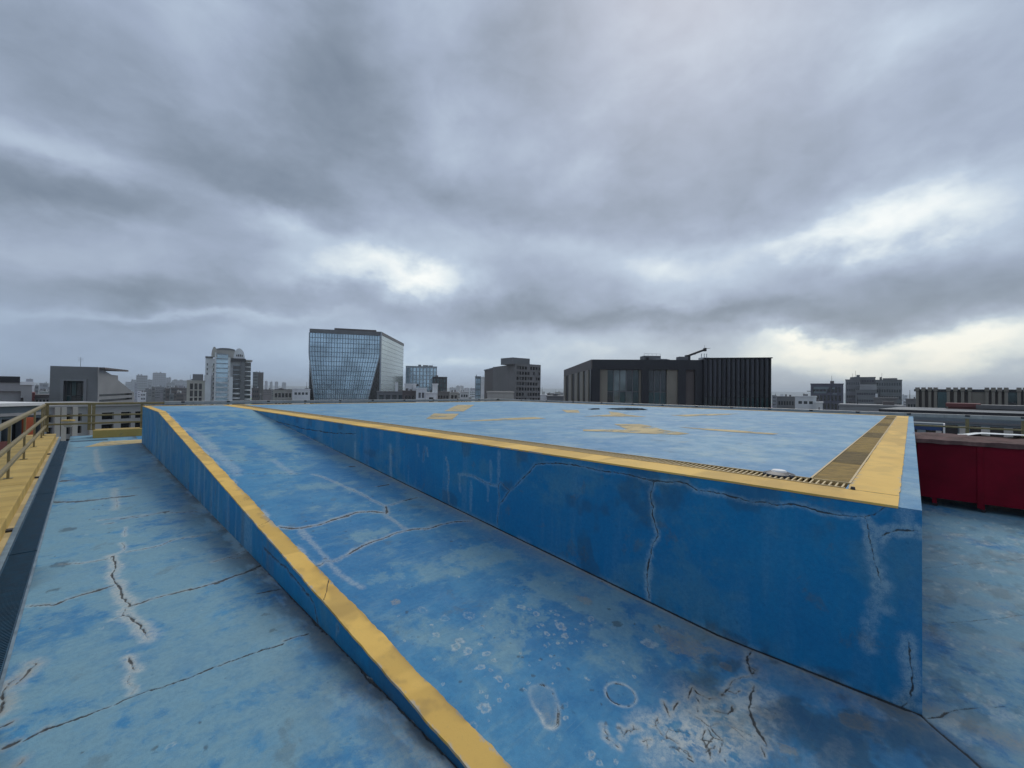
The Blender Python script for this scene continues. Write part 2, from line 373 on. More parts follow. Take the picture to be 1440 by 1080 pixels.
# wear read off the place: cracks (half width, halo, darkness, halo strength, sand, points), flakes, patches
CRACKS={'floor': [(0.0068, 0.05, 1, 1, 0.25, [(0.219, 5.563), (0.228, 5.236), (0.2, 4.978), (0.22, 4.702), (0.244, 4.418), (0.262, 4.217)]), (0.0068, 0.05, 1, 1, 0.25, [(0.24, 4.189), (0.221, 4.064), (0.266, 3.93), (0.297, 3.812), (0.306, 3.68), (0.317, 3.572)]), (0.003, 0.025, 0.5, 0.8, 0.1, [(0.156, 4.038), (0.221, 4.064)]), (0.003, 0.025, 0.5, 0.8, 0.1, [(0.357, 6.562), (0.337, 6.161)]), (0.003, 0.025, 0.5, 0.8, 0.1, [(0.289, 5.951), (0.323, 5.682), (0.2, 5.499), (0.226, 5.276)]), (0.003, 0.025, 0.5, 0.8, 0.1, [(0.352, 8.365), (0.333, 7.676)]), (0.0055, 0.034, 0.9, 1, 0.3, [(0.213, 3.43), (0.22, 3.321), (0.236, 3.232)]), (0.002, 0.022, 0.3, 0.8, 0.2, [(0.213, 3.196), (0.204, 3.116), (0.221, 3.056), (0.209, 2.995)]), (0.007, 0.022, 1, 0.6, 0.3, [(-0.275, 4.72), (-0.18, 4.651), (-0.129, 4.611), (-0.06, 4.662), (0.048, 4.694), (0.199, 4.723)]), (0.007, 0.022, 1, 0.6, 0.3, [(0.262, 4.207), (0.383, 4.228), (0.533, 4.219), (0.693, 4.21), (0.869, 4.227), (1.064, 4.263), (1.11, 4.268)]), (0.006, 0.02, 1, 0.5, 0.3, [(0.783, 4.215), (0.893, 4.237), (1.032, 4.273), (1.189, 4.342)]), (0.006, 0.012, 1, 0.2, 0.0, [(0.125, 2.957), (0.185, 2.966), (0.279, 2.967), (0.352, 2.957), (0.437, 2.946), (0.566, 2.945)]), (0.01, 0.012, 1, 0.2, 0.0, [(0.639, 2.938), (0.699, 2.935), (0.768, 2.936)]), (0.004, 0.012, 0.85, 0.3, 0.0, [(-0.182, 2.957), (-0.117, 2.978), (-0.053, 2.963), (0.027, 2.952), (0.125, 2.957)]), (0.004, 0.012, 0.85, 0.3, 0.0, [(0.566, 2.945), (0.639, 2.938)]), (0.004, 0.012, 0.85, 0.3, 0.0, [(0.768, 2.936), (0.93, 2.914)]), (0.009, 0.03, 0.9, 0.3, 0.5, [(-0.234, 2.965), (-0.205, 2.966), (-0.189, 2.98)]), (0.009, 0.03, 0.9, 0.3, 0.5, [(-0.25, 3.144), (-0.226, 3.145), (-0.209, 3.158)]), (0.009, 0.03, 0.9, 0.3, 0.5, [(-0.12, 2.976), (-0.104, 2.973)]), (0.008, 0.05, 0.7, 0.7, 1, [(-0.259, 3.282), (-0.261, 3.376), (-0.265, 3.499), (-0.258, 3.576), (-0.23, 3.626)]), (0.008, 0.05, 0.7, 0.7, 1, [(-0.224, 3.542), (-0.197, 3.674), (-0.17, 3.72), (-0.187, 3.749)]), (0.004, 0.03, 0.5, 0.3, 0.6, [(-0.18, 2.786), (-0.165, 2.812)]), (0.004, 0.02, 0.9, 0.3, 0.3, [(0.933, 2.945), (1.019, 2.929), (1.09, 2.906)]), (0.003, 0.02, 0.3, 0.8, 0.1, [(-0.11, 5.602), (0.018, 5.516), (0.182, 5.475)]), (0.003, 0.02, 0.3, 0.8, 0.1, [(0.327, 5.588), (0.573, 5.581), (0.708, 5.7), (0.986, 5.648)]), (0.003, 0.02, 0.3, 0.8, 0.1, [(0.161, 7.104), (0.427, 7.057), (0.711, 7.008), (1.087, 6.729)]), (0.012, 0.03, 0.9, 0.3, 0.2, [(-0.229, 8.602), (-0.102, 8.483), (0.013, 8.434), (0.084, 8.42), (0.191, 8.407), (0.29, 8.423), (0.39, 8.403), (0.543, 8.373)]), (0.012, 0.03, 0.9, 0.3, 0.2, [(-0.273, 10.467), (-0.105, 10.364)]), (0.012, 0.03, 0.9, 0.3, 0.2, [(0.725, 7.042), (0.819, 7.026)]), (0.012, 0.03, 0.9, 0.3, 0.2, [(-0.301, 8.728), (-0.277, 8.706)]), (0.008, 0.03, 0.5, 0.4, 0.2, [(-0.621, 16.02), (-0.432, 15.917), (-0.004, 15.64)]), (0.008, 0.03, 0.5, 0.4, 0.2, [(0.32, 7.016), (0.533, 6.946), (0.725, 7.042)]), (0.008, 0.03, 0.5, 0.4, 0.2, [(0.193, 6.889), (0.273, 6.873)]), (0.008, 0.03, 0.5, 0.4, 0.2, [(-0.327, 13.553), (-0.254, 13.488)]), (0.004, 0.05, 0.1, 0.6, 0.2, [(0.229, 15.011), (0.208, 12.099), (0.241, 11.067)]), (0.004, 0.05, 0.1, 0.6, 0.2, [(0.353, 9.159), (0.341, 8.467), (0.331, 7.87), (0.315, 7.576)]), (0.003, 0.025, 0.6, 0.6, 0.3, [(0.874, 4.726), (0.994, 4.731), (1.158, 4.813)]), (0.003, 0.025, 0.6, 0.6, 0.3, [(1.002, 4.723), (1.129, 4.6)]), (0.004, 0.012, 0.9, 0.1, 0, [(0.975, 3.77), (1.03, 3.745), (1.168, 3.715)]), (0.004, 0.012, 0.9, 0.1, 0, [(0.778, 4.188), (0.814, 4.197)]), (0.009, 0.07, 0.9, 0.35, 0.4, [(1.198, 6.548), (1.198, 5.736), (1.197, 4.98), (1.189, 4.342), (1.176, 3.678), (1.171, 3.326), (1.161, 2.919), (1.164, 2.57), (1.157, 2.226), (1.164, 2.016), (1.166, 1.868), (1.16, 1.638), (1.166, 1.456)]), (0.012, 0.1, 0.8, 0.3, 0.3, [(1.167, 15.591), (1.192, 13.642), (1.184, 11.323), (1.178, 9.633), (1.2, 8.544), (1.182, 7.238), (1.194, 6.673), (1.184, 5.945)])], 'ramp': [(0.006, 0.028, 1, 0.9, 0.2, [(1.328, 4.343), (1.4, 4.237), (1.479, 4.211), (1.637, 4.19), (1.819, 4.251), (1.948, 4.262), (2.079, 4.311), (2.206, 4.248), (2.293, 4.149)]), (0.006, 0.028, 1, 0.9, 0.2, [(1.751, 4.233), (1.865, 4.265), (2.006, 4.297)]), (0.012, 0.03, 1, 0.7, 0.3, [(2.422, 4.305), (2.291, 4.102)]), (0.002, 0.03, 0.25, 0.9, 0.1, [(2.408, 4.314), (2.372, 4.572), (2.369, 4.869), (2.317, 5.318), (2.269, 5.704), (2.191, 5.912)]), (0.002, 0.03, 0.25, 0.9, 0.1, [(2.478, 4.307), (2.658, 4.35)]), (0.002, 0.03, 0.25, 0.9, 0.1, [(2.277, 4.077), (2.253, 3.832), (2.26, 3.616)]), (0.005, 0.02, 0.9, 0.4, 0.2, [(2.658, 4.35), (2.881, 4.378)]), (0.005, 0.02, 0.9, 0.4, 0.2, [(2.676, 5.007), (2.856, 5.0)]), (0.005, 0.02, 0.9, 0.4, 0.2, [(2.762, 6.077), (2.87, 6.045)]), (0.006, 0.03, 1, 0.8, 0.2, [(1.17, 3.436), (1.239, 3.423), (1.344, 3.423)]), (0.006, 0.03, 1, 0.8, 0.2, [(1.586, 3.457), (1.722, 3.52), (1.85, 3.551), (1.975, 3.565), (2.146, 3.609), (2.291, 3.594), (2.432, 3.526), (2.606, 3.529), (2.79, 3.5), (2.931, 3.438)]), (0.002, 0.035, 0.3, 0.9, 0.2, [(1.344, 3.423), (1.399, 3.444), (1.461, 3.398), (1.586, 3.457)]), (0.001, 0.025, 0.2, 0.9, 0, [(1.472, 4.188), (1.438, 3.943), (1.435, 3.703), (1.412, 3.476), (1.404, 3.339), (1.403, 3.187), (1.424, 3.027), (1.444, 2.909)]), (0.001, 0.025, 0.2, 0.9, 0, [(1.457, 4.198), (1.411, 3.963), (1.467, 3.975)]), (0.002, 0.05, 0.2, 0.7, 0, [(1.483, 8.232), (1.428, 7.497), (1.444, 6.961), (1.419, 6.506), (1.417, 6.292)]), (0.002, 0.05, 0.2, 0.7, 0, [(2.0, 6.868), (1.977, 6.434), (1.993, 6.078)]), (0.006, 0.07, 0.1, 0.8, 0, [(1.351, 10.034), (1.432, 9.356), (1.438, 8.154), (1.406, 7.621), (1.44, 6.963), (1.435, 6.476)]), (0.004, 0.01, 0.6, 0.1, 0, [(1.359, 6.431), (1.673, 6.224), (2.078, 6.03)]), (0.004, 0.01, 0.6, 0.1, 0, [(1.349, 7.2), (1.699, 7.009)]), (0.006, 0.03, 1, 0.8, 0.6, [(3.015, 0.745), (2.863, 0.732), (2.792, 0.695), (2.746, 0.666)]), (0.006, 0.03, 1, 0.8, 0.6, [(2.83, 0.711), (2.814, 0.677), (2.761, 0.676)]), (0.008, 0.03, 1, 0.9, 0.5, [(2.667, 0.647), (2.542, 0.632), (2.446, 0.603), (2.356, 0.561), (2.295, 0.518), (2.251, 0.489)]), (0.004, 0.02, 1, 0.9, 0.6, [(2.725, 0.684), (2.641, 0.732), (2.536, 0.737), (2.453, 0.747)]), (0.004, 0.02, 1, 0.9, 0.6, [(2.517, 0.743), (2.521, 0.699), (2.573, 0.685)]), (0.004, 0.02, 1, 0.9, 0.6, [(2.408, 0.886), (2.369, 0.847), (2.377, 0.791), (2.41, 0.768)]), (0.004, 0.02, 1, 0.9, 0.6, [(2.408, 0.886), (2.293, 0.872)]), (0.004, 0.02, 1, 0.9, 0.6, [(2.335, 0.847), (2.307, 0.813)]), (0.004, 0.02, 1, 0.9, 0.6, [(2.17, 0.948), (2.118, 0.901), (2.104, 0.878)]), (0.004, 0.02, 1, 0.9, 0.6, [(2.232, 0.896), (2.152, 0.881)]), (0.004, 0.02, 1, 0.9, 0.6, [(2.312, 0.736), (2.344, 0.681), (2.412, 0.668)]), (0.004, 0.02, 1, 0.9, 0.6, [(2.361, 0.675), (2.419, 0.681)]), (0.003, 0.02, 1, 0.9, 0.3, [(2.2, 0.831), (2.189, 0.771), (2.178, 0.714), (2.236, 0.68)]), (0.003, 0.02, 1, 0.9, 0.3, [(2.284, 0.805), (2.225, 0.792)]), (0.003, 0.02, 1, 0.9, 0.3, [(2.068, 0.926), (1.998, 0.918), (1.971, 0.86), (1.978, 0.808), (1.979, 0.777)]), (0.003, 0.02, 1, 0.9, 0.3, [(1.977, 0.919), (2.029, 0.908)]), (0.003, 0.02, 1, 0.9, 0.3, [(1.789, 1.082), (1.752, 1.035), (1.755, 0.972)]), (0.003, 0.02, 1, 0.9, 0.3, [(1.801, 0.992), (1.871, 0.995), (1.919, 0.961)]), (0.003, 0.02, 1, 0.9, 0.3, [(1.868, 0.981), (1.911, 0.992)]), (0.003, 0.02, 1, 0.9, 0.3, [(1.831, 0.997), (1.848, 1.03)]), (0.003, 0.02, 1, 0.9, 0.3, [(1.881, 0.907), (1.83, 0.877)]), (0.003, 0.02, 1, 0.9, 0.3, [(1.953, 0.756), (1.94, 0.711)]), (0.003, 0.02, 1, 0.9, 0.3, [(2.147, 0.724), (2.074, 0.709), (2.038, 0.667), (1.988, 0.655)]), (0.003, 0.02, 1, 0.9, 0.3, [(2.178, 0.714), (2.151, 0.674), (2.137, 0.64)]), (0.003, 0.02, 1, 0.9, 0.3, [(2.07, 0.728), (2.095, 0.676)]), (0.003, 0.02, 1, 0.9, 0.3, [(2.014, 0.688), (2.087, 0.654)]), (0.003, 0.02, 1, 0.9, 0.3, [(2.258, 0.645), (2.251, 0.603), (2.235, 0.57)]), (0.003, 0.02, 1, 0.9, 0.3, [(1.853, 0.916), (1.906, 0.886)]), (0.003, 0.02, 1, 0.9, 0.3, [(2.241, 0.505), (2.178, 0.482)]), (0.003, 0.02, 0.9, 0.6, 0.2, [(2.167, 0.721), (2.12, 0.678), (2.046, 0.689), (2.002, 0.653)]), (0.003, 0.02, 0.9, 0.6, 0.2, [(2.12, 0.678), (2.134, 0.639), (2.055, 0.631)]), (0.003, 0.02, 0.9, 0.6, 0.2, [(2.079, 0.714), (2.097, 0.671)]), (0.003, 0.02, 0.9, 0.6, 0.2, [(1.924, 0.733), (1.93, 0.692)]), (0.003, 0.02, 0.9, 0.6, 0.2, [(1.986, 0.842), (1.978, 0.781)]), (0.003, 0.02, 0.9, 0.6, 0.2, [(2.268, 0.634), (2.272, 0.573), (2.278, 0.541)])], 'wall': [(0.004, 0.022, 1, 0.35, 0, [(1.415, 0.973), (1.429, 0.883), (1.414, 0.778), (1.413, 0.697), (1.384, 0.61), (1.384, 0.556), (1.418, 0.467), (1.439, 0.339), (1.451, 0.187), (1.45, 0.052)]), (0.004, 0.016, 1, 0.15, 0, [(2.935, 0.629), (2.766, 0.782), (2.595, 0.936), (2.41, 0.978), (2.286, 0.994), (2.018, 0.991), (1.809, 0.983), (1.631, 0.988), (1.466, 0.979), (1.353, 0.984), (1.193, 1.003)]), (0.004, 0.016, 1, 0.15, 0, [(3.074, 0.475), (2.935, 0.629), (3.065, 0.679), (3.104, 0.636), (3.087, 0.472), (3.111, 0.319), (3.122, 0.187)]), (0.004, 0.022, 1, 0.3, 0, [(1.524, 0.98), (1.427, 0.972), (1.159, 1.008), (1.09, 0.964), (0.958, 0.96), (0.847, 0.954), (0.753, 0.946), (0.62, 0.96), (0.505, 0.977), (0.417, 0.965), (0.324, 0.962), (0.253, 0.966), (0.193, 0.968)]), (0.0032, 0.034, 1, 0.5, 0, [(0.193, 0.968), (0.168, 0.893), (0.151, 0.799), (0.135, 0.707), (0.115, 0.617)]), (0.0032, 0.034, 1, 0.5, 0, [(0.119, 0.872), (0.103, 0.909), (0.056, 0.933), (0.018, 0.945), (-0.027, 0.951)]), (0.003, 0.015, 0.6, 0.15, 0, [(0.193, 0.968), (0.151, 0.994), (0.103, 1.053)]), (0.002, 0.035, 0.2, 0.4, 0, [(0.021, 1.053), (0.021, 0.949)]), (0.002, 0.035, 0.2, 0.4, 0, [(0.135, 0.675), (0.103, 0.621), (0.135, 0.525), (0.087, 0.49)]), (0.002, 0.035, 0.2, 0.4, 0, [(0.139, 0.524), (0.139, 0.427)]), (0.002, 0.035, 0.2, 0.4, 0, [(0.155, 0.389), (0.155, 0.324)]), (0.002, 0.035, 0.2, 0.4, 0, [(0.163, 0.288), (0.163, 0.256)]), (0.002, 0.035, 0.2, 0.4, 0, [(0.119, 0.872), (0.131, 0.805)]), (0.004, 0.035, 0.8, 0.4, 0, [(0.011, 0.37), (0.012, 0.237), (0.008, 0.105), (0.015, 0.04)]), (0.004, 0.035, 0.8, 0.4, 0, [(0.015, 0.04), (0.061, -0.025)]), (0.006, 0.05, 0.2, 0.4, 0, [(0.008, 0.054), (-0.025, 0.001)]), (0.003, 0.018, 0.5, 0.45, 0, [(4.019, 0.84), (3.955, 0.658), (3.967, 0.445), (3.945, 0.26)]), (0.003, 0.018, 0.5, 0.45, 0, [(3.77, 0.665), (3.69, 0.687), (3.458, 0.673), (3.311, 0.629), (3.118, 0.643)]), (0.003, 0.018, 0.5, 0.45, 0, [(4.421, 0.892), (4.4, 0.816)]), (0.001, 0.02, 0, 0.3, 0, [(3.547, 0.619), (3.546, 0.302)]), (0.001, 0.02, 0, 0.3, 0, [(3.111, 1.006), (3.105, 0.673)]), (0.001, 0.02, 0, 0.3, 0, [(3.232, 0.879), (3.222, 0.672)]), (0.001, 0.02, 0, 0.3, 0, [(3.753, 0.647), (3.733, 0.487)]), (0.001, 0.02, 0, 0.3, 0, [(3.268, 0.626), (3.265, 0.475)]), (0.003, 0.03, 0.2, 0.5, 0, [(5.322, 0.827), (5.278, 0.345)]), (0.003, 0.03, 0.2, 0.5, 0, [(6.411, 0.761), (6.419, 0.444)]), (0.008, 0.02, 0.8, 0.0, 0, [(12.796, 0.947), (11.874, 0.866), (10.191, 0.872), (8.846, 0.837), (7.66, 0.852), (6.838, 0.884), (6.404, 0.92)]), (0.003, 0.02, 0.3, 0.2, 0, [(4.465, 0.904), (4.504, 0.723)]), (0.003, 0.02, 0.3, 0.2, 0, [(4.623, 0.913), (4.597, 0.788)])], 'side': [(0.004, 0.008, 1, 0.1, 0, [(4.33, 0.274), (4.309, 0.004)]), (0.004, 0.012, 1, 0.2, 0, [(4.285, 0.194), (3.733, 0.188), (3.441, 0.17), (3.084, 0.125), (2.965, 0.012)]), (0.002, 0.012, 0.3, 0.6, 0, [(5.606, 0.294), (5.582, 0.057)]), (0.002, 0.012, 0.3, 0.6, 0, [(2.683, 0.124), (2.681, 0.077)]), (0.002, 0.012, 0.3, 0.6, 0, [(2.664, 0.132), (2.655, 0.103)]), (0.003, 0.02, 0.3, 0.4, 0, [(7.276, 0.213), (7.248, 0.0)]), (0.003, 0.02, 0.3, 0.4, 0, [(5.612, 0.31), (5.59, 0.086)]), (0.003, 0.02, 0.3, 0.4, 0, [(8.24, 0.178), (8.218, 0.032)]), (0.003, 0.02, 0.3, 0.4, 0, [(6.569, 0.289), (6.512, 0.115)]), (0.003, 0.02, 0.3, 0.4, 0, [(6.303, 0.425), (6.347, 0.208)])]}
FLAKES=[(2.205, 2.01, 0.026, 1), (2.232, 1.958, 0.017, 1), (2.227, 1.889, 0.028, 1), (2.131, 1.923, 0.007, 1), (2.167, 1.785, 0.016, 1), (2.13, 1.788, 0.013, 1), (2.338, 1.845, 0.012, 1), (2.335, 1.79, 0.02, 1), (2.366, 1.823, 0.009, 1), (2.259, 1.697, 0.052, 1), (2.122, 1.705, 0.021, 1), (2.2, 1.612, 0.032, 1), (2.104, 1.603, 0.015, 1), (2.169, 1.55, 0.018, 1), (2.214, 1.537, 0.01, 1), (2.238, 1.508, 0.012, 1), (1.977, 1.556, 0.012, 1), (1.961, 1.485, 0.017, 1), (2.492, 1.608, 0.031, 1), (2.39, 1.62, 0.019, 1), (2.65, 1.772, 0.062, 2), (2.588, 1.462, 0.046, 3), (2.277, 1.244, 0.012, 1), (2.225, 1.146, 0.017, 1), (2.324, 1.395, 0.018, 1), (2.577, 1.213, 0.051, 1), (2.77, 1.234, 0.036, 2), (1.64, 2.41, 0.037, 4), (1.703, 2.249, 0.037, 4), (1.596, 2.242, 0.013, 1), (1.567, 2.141, 0.029, 1), (1.638, 2.0, 0.036, 1), (1.592, 1.981, 0.036, 1), (1.62, 1.903, 0.035, 1), (1.696, 1.819, 0.024, 1), (1.693, 1.748, 0.018, 1), (1.595, 1.759, 0.027, 1), (1.625, 1.704, 0.016, 1), (1.616, 1.636, 0.028, 1), (1.61, 1.568, 0.019, 1), (1.435, 1.534, 0.04, 1), (1.313, 1.498, 0.03, 4), (1.604, 1.447, 0.0, 1), (1.695, 1.236, 0.016, 1), (1.749, 1.283, 0.019, 4), (1.502, 1.188, 0.006, 1), (1.627, 1.042, 0.022, 1), (1.618, 0.995, 0.018, 1), (1.683, 0.949, 0.013, 1), (1.547, 2.601, 0.035, 2), (1.392, 1.473, 0.007, 1), (1.822, 2.035, 0.013, 4), (1.846, 2.163, 0.04, 4), (2.395, 2.154, 0.012, 3), (1.83, 1.892, 0.01, 3), (1.837, 1.661, 0.012, 3), (1.756, 1.94, 0.007, 3), (1.824, 1.682, 0.014, 3), (1.838, 1.607, 0.007, 3), (2.492, 1.794, 0.015, 1), (1.914, 2.794, 0.008, 4), (2.328, 2.104, 0.009, 1), (2.25, 0.977, 0.009, 1), (2.755, 1.066, 0.131, 2), (2.821, 0.928, 0.047, 2), (2.774, 1.241, 0.05, 2), (2.566, 1.22, 0.054, 1), (2.723, 0.812, 0.041, 2), (2.736, 0.201, 0.065, 2), (2.301, 0.416, 0.035, 2), (2.84, 1.048, 0.0, 2)]
RING=(2.045, 1.13, 0.08)
BLOB=[(1.67, 1.457), (1.708, 1.477), (1.77, 1.452), (1.785, 1.395), (1.749, 1.34), (1.72, 1.299), (1.633, 1.238), (1.601, 1.237), (1.58, 1.269), (1.61, 1.331), (1.623, 1.382), (1.649, 1.425)]
TANP=[(2.362, 0.891), (2.428, 0.748), (2.614, 0.661), (2.626, 0.512), (2.275, 0.49), (2.041, 0.594), (1.922, 0.723), (1.838, 0.87), (1.964, 0.983), (2.178, 0.862)]
DARKP=[(2.426, 0.498), (2.56, 0.396), (2.429, 0.383), (2.32, 0.451)]
MARKS=[[(4.74, 6.97), (5.05, 6.51), (6.42, 8.01), (5.98, 8.44)], [(6.82, 9.15), (7.17, 8.76), (10.72, 12.41), (10.1, 12.7)], [(4.89, 6.06), (5.52, 5.84), (6.86, 5.6), (7.02, 6.07), (6.19, 6.18)], [(10.5, 7.97), (10.84, 7.56), (9.54, 6.6), (9.22, 6.8)], [(6.76, 3.92), (7.16, 3.62), (6.94, 3.32), (6.37, 2.81), (6.11, 2.31), (5.8, 2.35), (5.58, 2.73), (5.44, 3.1), (5.19, 3.53), (5.39, 3.66), (5.96, 3.22)], [(10.64, 4.52), (12.14, 4.18), (13.28, 3.62), (12.35, 3.63), (10.43, 4.02)], [(7.11, 2.89), (7.28, 2.09), (7.21, 1.42), (6.98, 1.45), (6.91, 1.88), (6.92, 2.31)], [(8.16, 5.55), (8.78, 5.13), (9.41, 4.57), (9.81, 5.29), (10.73, 6.12), (10.88, 6.5), (9.54, 5.62)]]
PUDDLES=[[(11.67, 7.77), (12.49, 8.06), (12.69, 7.95), (11.88, 7.41), (11.44, 7.44)], [(12.46, 7.57), (13.4, 7.83), (14.21, 7.67), (14.24, 7.1), (13.03, 6.28), (12.3, 6.49), (12.03, 6.87)]]
FLOORMARK=[(0.01, 15.65), (0.4, 16.89), (1.25, 16.87), (1.19, 15.81), (0.44, 15.66)]

def seg_dist(u, v, pts):
    best = np.full(u.shape, 9.)
    for (ax, ay), (bx, by) in zip(pts[:-1], pts[1:]):
        dx, dy = bx - ax, by - ay
        t = np.clip(((u - ax) * dx + (v - ay) * dy) / (dx * dx + dy * dy + 1e-12), 0, 1)
        best = np.minimum(best, np.hypot(u - ax - t * dx, v - ay - t * dy))
    return best

def along(u, v, pts):
    """share of the way along a polyline"""
    best = np.full(u.shape, 9.); out = np.zeros_like(u)
    ls = [math.hypot(b[0] - a[0], b[1] - a[1]) for a, b in zip(pts[:-1], pts[1:])]
    tot = sum(ls) + 1e-9; acc = 0.
    for ((ax, ay), (bx, by)), l in zip(zip(pts[:-1], pts[1:]), ls):
        dx, dy = bx - ax, by - ay
        t = np.clip(((u - ax) * dx + (v - ay) * dy) / (dx * dx + dy * dy + 1e-12), 0, 1)
        d = np.hypot(u - ax - t * dx, v - ay - t * dy)
        m_ = d < best
        best[m_] = d[m_]; out[m_] = (acc + t[m_] * l) / tot
        acc += l
    return out, tot

def inside(u, v, poly, soft):
    """soft mask of a polygon"""
    ins = np.zeros(u.shape, bool)
    n = len(poly)
    for i in range(n):
        (x1, y1), (x2, y2) = poly[i], poly[(i + 1) % n]
        if y1 == y2: continue
        c = ((y1 > v) != (y2 > v)) & (u < (x2 - x1) * (v - y1) / (y2 - y1) + x1)
        ins ^= c
    d = seg_dist(u, v, list(poly) + [poly[0]])
    return np.clip(.5 + np.where(ins, d, -d) / (2 * soft), 0, 1)

def line(d, half, step):
    """distance to a line as a value that crosses .5 at its border and stays smooth between grid points"""
    b = np.maximum(2.5 * step, .012)
    return np.clip(.5 + (half - d) / b * .5, 0, 1)

def wear(surf, u, v, step):
    """dark core, pale rim and sand masks of the cracks on one surface"""
    SU, SV = step.su, step.sv
    wu = u + .018 * (fbm(u * 22, v * 22, 3, 3) - .5) + .03 * (fbm(u * 6, v * 6, 4, 2) - .5) + .009 * (fbm(u * 60, v * 60, 13, 2) - .5)
    wv = v + .018 * (fbm(u * 22, v * 22, 5, 3) - .5) + .03 * (fbm(u * 6, v * 6, 6, 2) - .5) + .009 * (fbm(u * 60, v * 60, 14, 2) - .5)
    thick = np.clip(.1 + 1.7 * (fbm(u * 20, v * 20, 8, 4) - .12), .25, 1.6)
    rim = fbm(u * 15, v * 15, 9, 4, .6)
    crk = np.zeros_like(u); halo = np.zeros_like(u); tan = np.zeros_like(u)
    for (w_, h_, dk, ha, tn, pts) in CRACKS[surf]:
        xs = [p[0] for p in pts]; ys = [p[1] for p in pts]; mg = .45
        idx = np.nonzero((u > min(xs) - mg) & (u < max(xs) + mg) & (v > min(ys) - mg) & (v < max(ys) + mg))[0]
        if not len(idx): continue
        d = seg_dist(wu[idx], wv[idx], pts)
        ax_, ay_ = abs(pts[-1][0] - pts[0][0]), abs(pts[-1][1] - pts[0][1])
        L_ = math.hypot(ax_, ay_) + 1e-6
        tr = SV[idx] * ax_ / L_ + SU[idx] * ay_ / L_
        sh, tot = along(wu[idx], wv[idx], pts)
        taper = np.clip(1.5 * np.sin(math.pi * np.clip(sh, 0, 1)) + (.12 if tot < .7 else .6), .12, 1.)
        lo = .55 if (dk >= .9 and tot > .5) else .25
        if dk < .4: ha = ha * (.62 if surf != 'floor' else .9)
        elif surf == 'wall' and dk < .7: ha = ha * .6
        if ax_ > ay_ and surf in ('floor', 'ramp') and dk >= .8: we_far = (.00075 * v[idx] ** 2 + .003) * np.maximum(thick[idx], .6) * np.clip(taper * 2, 0, 1)
        else: we_far = 0.
        we = np.maximum(w_ * 1.25 * np.maximum(thick[idx], lo) * taper * (.45 + .55 * dk), .30 * tr * (taper > .2))
        we = np.maximum(we, we_far)
        if dk >= .25: crk[idx] = np.maximum(crk[idx], line(d, we, tr))
        hh = h_ * (.45 + 1.1 * rim[idx]) + .3 * tr
        halo[idx] = np.maximum(halo[idx], ha * np.exp(-(d / hh) ** 3) * np.clip(.45 + 1.4 * rim[idx], 0, 1))
        tan[idx] = np.maximum(tan[idx], min(1., tn * 1.4) * np.exp(-(d / (h_ * .55 + we)) ** 2) * np.clip(rim[idx] * 1.6, 0, 1))
    return crk, halo, tan

class Step(np.ndarray):
    """grid spacing, with the spacing along each direction kept beside it"""

def grid_object(name, us, vs, place, fields, mat, parent=None, sink=.008, flip=False):
    """a finely divided sheet whose wear masks are point attributes and whose cracks are cut in"""
    U, V = np.meshgrid(us, vs)
    su = np.gradient(us); sv = np.gradient(vs)
    SU, SV = np.meshgrid(su, sv)
    u = U.ravel(); v = V.ravel(); st = np.minimum(np.maximum(SU, SV), .12).ravel().view(Step)
    st.su = SU.ravel(); st.sv = SV.ravel()
    A = fields(u, v, st)
    co = place(u, v, sst(A['crk'], .46, .62) * sink)
    nu, nv = len(us), len(vs)
    i = np.arange(nu * nv).reshape(nv, nu)
    q = np.stack([i[:-1, :-1], i[:-1, 1:], i[1:, 1:], i[1:, :-1]], -1).reshape(-1, 4)
    if flip: q = q[:, ::-1]
    me = bpy.data.meshes.new(name)
    me.vertices.add(len(co)); me.vertices.foreach_set('co', co.astype(np.float32).ravel())
    me.loops.add(q.size); me.loops.foreach_set('vertex_index', q.astype(np.int32).ravel())
    me.polygons.add(len(q)); me.polygons.foreach_set('loop_start', np.arange(0, q.size, 4, dtype=np.int32))
    me.polygons.foreach_set('use_smooth', np.ones(len(q), bool))
    me.update(calc_edges=True)
    for k, a in A.items():
        at = me.attributes.new(k, 'FLOAT', 'POINT')
        at.data.foreach_set('value', np.clip(a, 0, 1).astype(np.float32))
    return link(name, me, mat, parent)

# ------------------------------------------------------------------ materials
def material(name):
    mt = bpy.data.materials.new(name)
    mt.use_nodes = True
    t = NT(mt.node_tree)
    bs = t.n('ShaderNodeBsdfPrincipled')
    out = t.n('ShaderNodeOutputMaterial')
    t.t.links.new(bs.outputs[0], out.inputs[0])
    return mt, t, bs

def bumped(t, bs, h, strength=.3, dist=.01):
    b = t.n('ShaderNodeBump')
    b.inputs['Strength'].default_value = strength; b.inputs['Distance'].default_value = dist
    t.put(b.inputs['Height'], h)
    t.t.links.new(b.outputs[0], bs.inputs['Normal'])

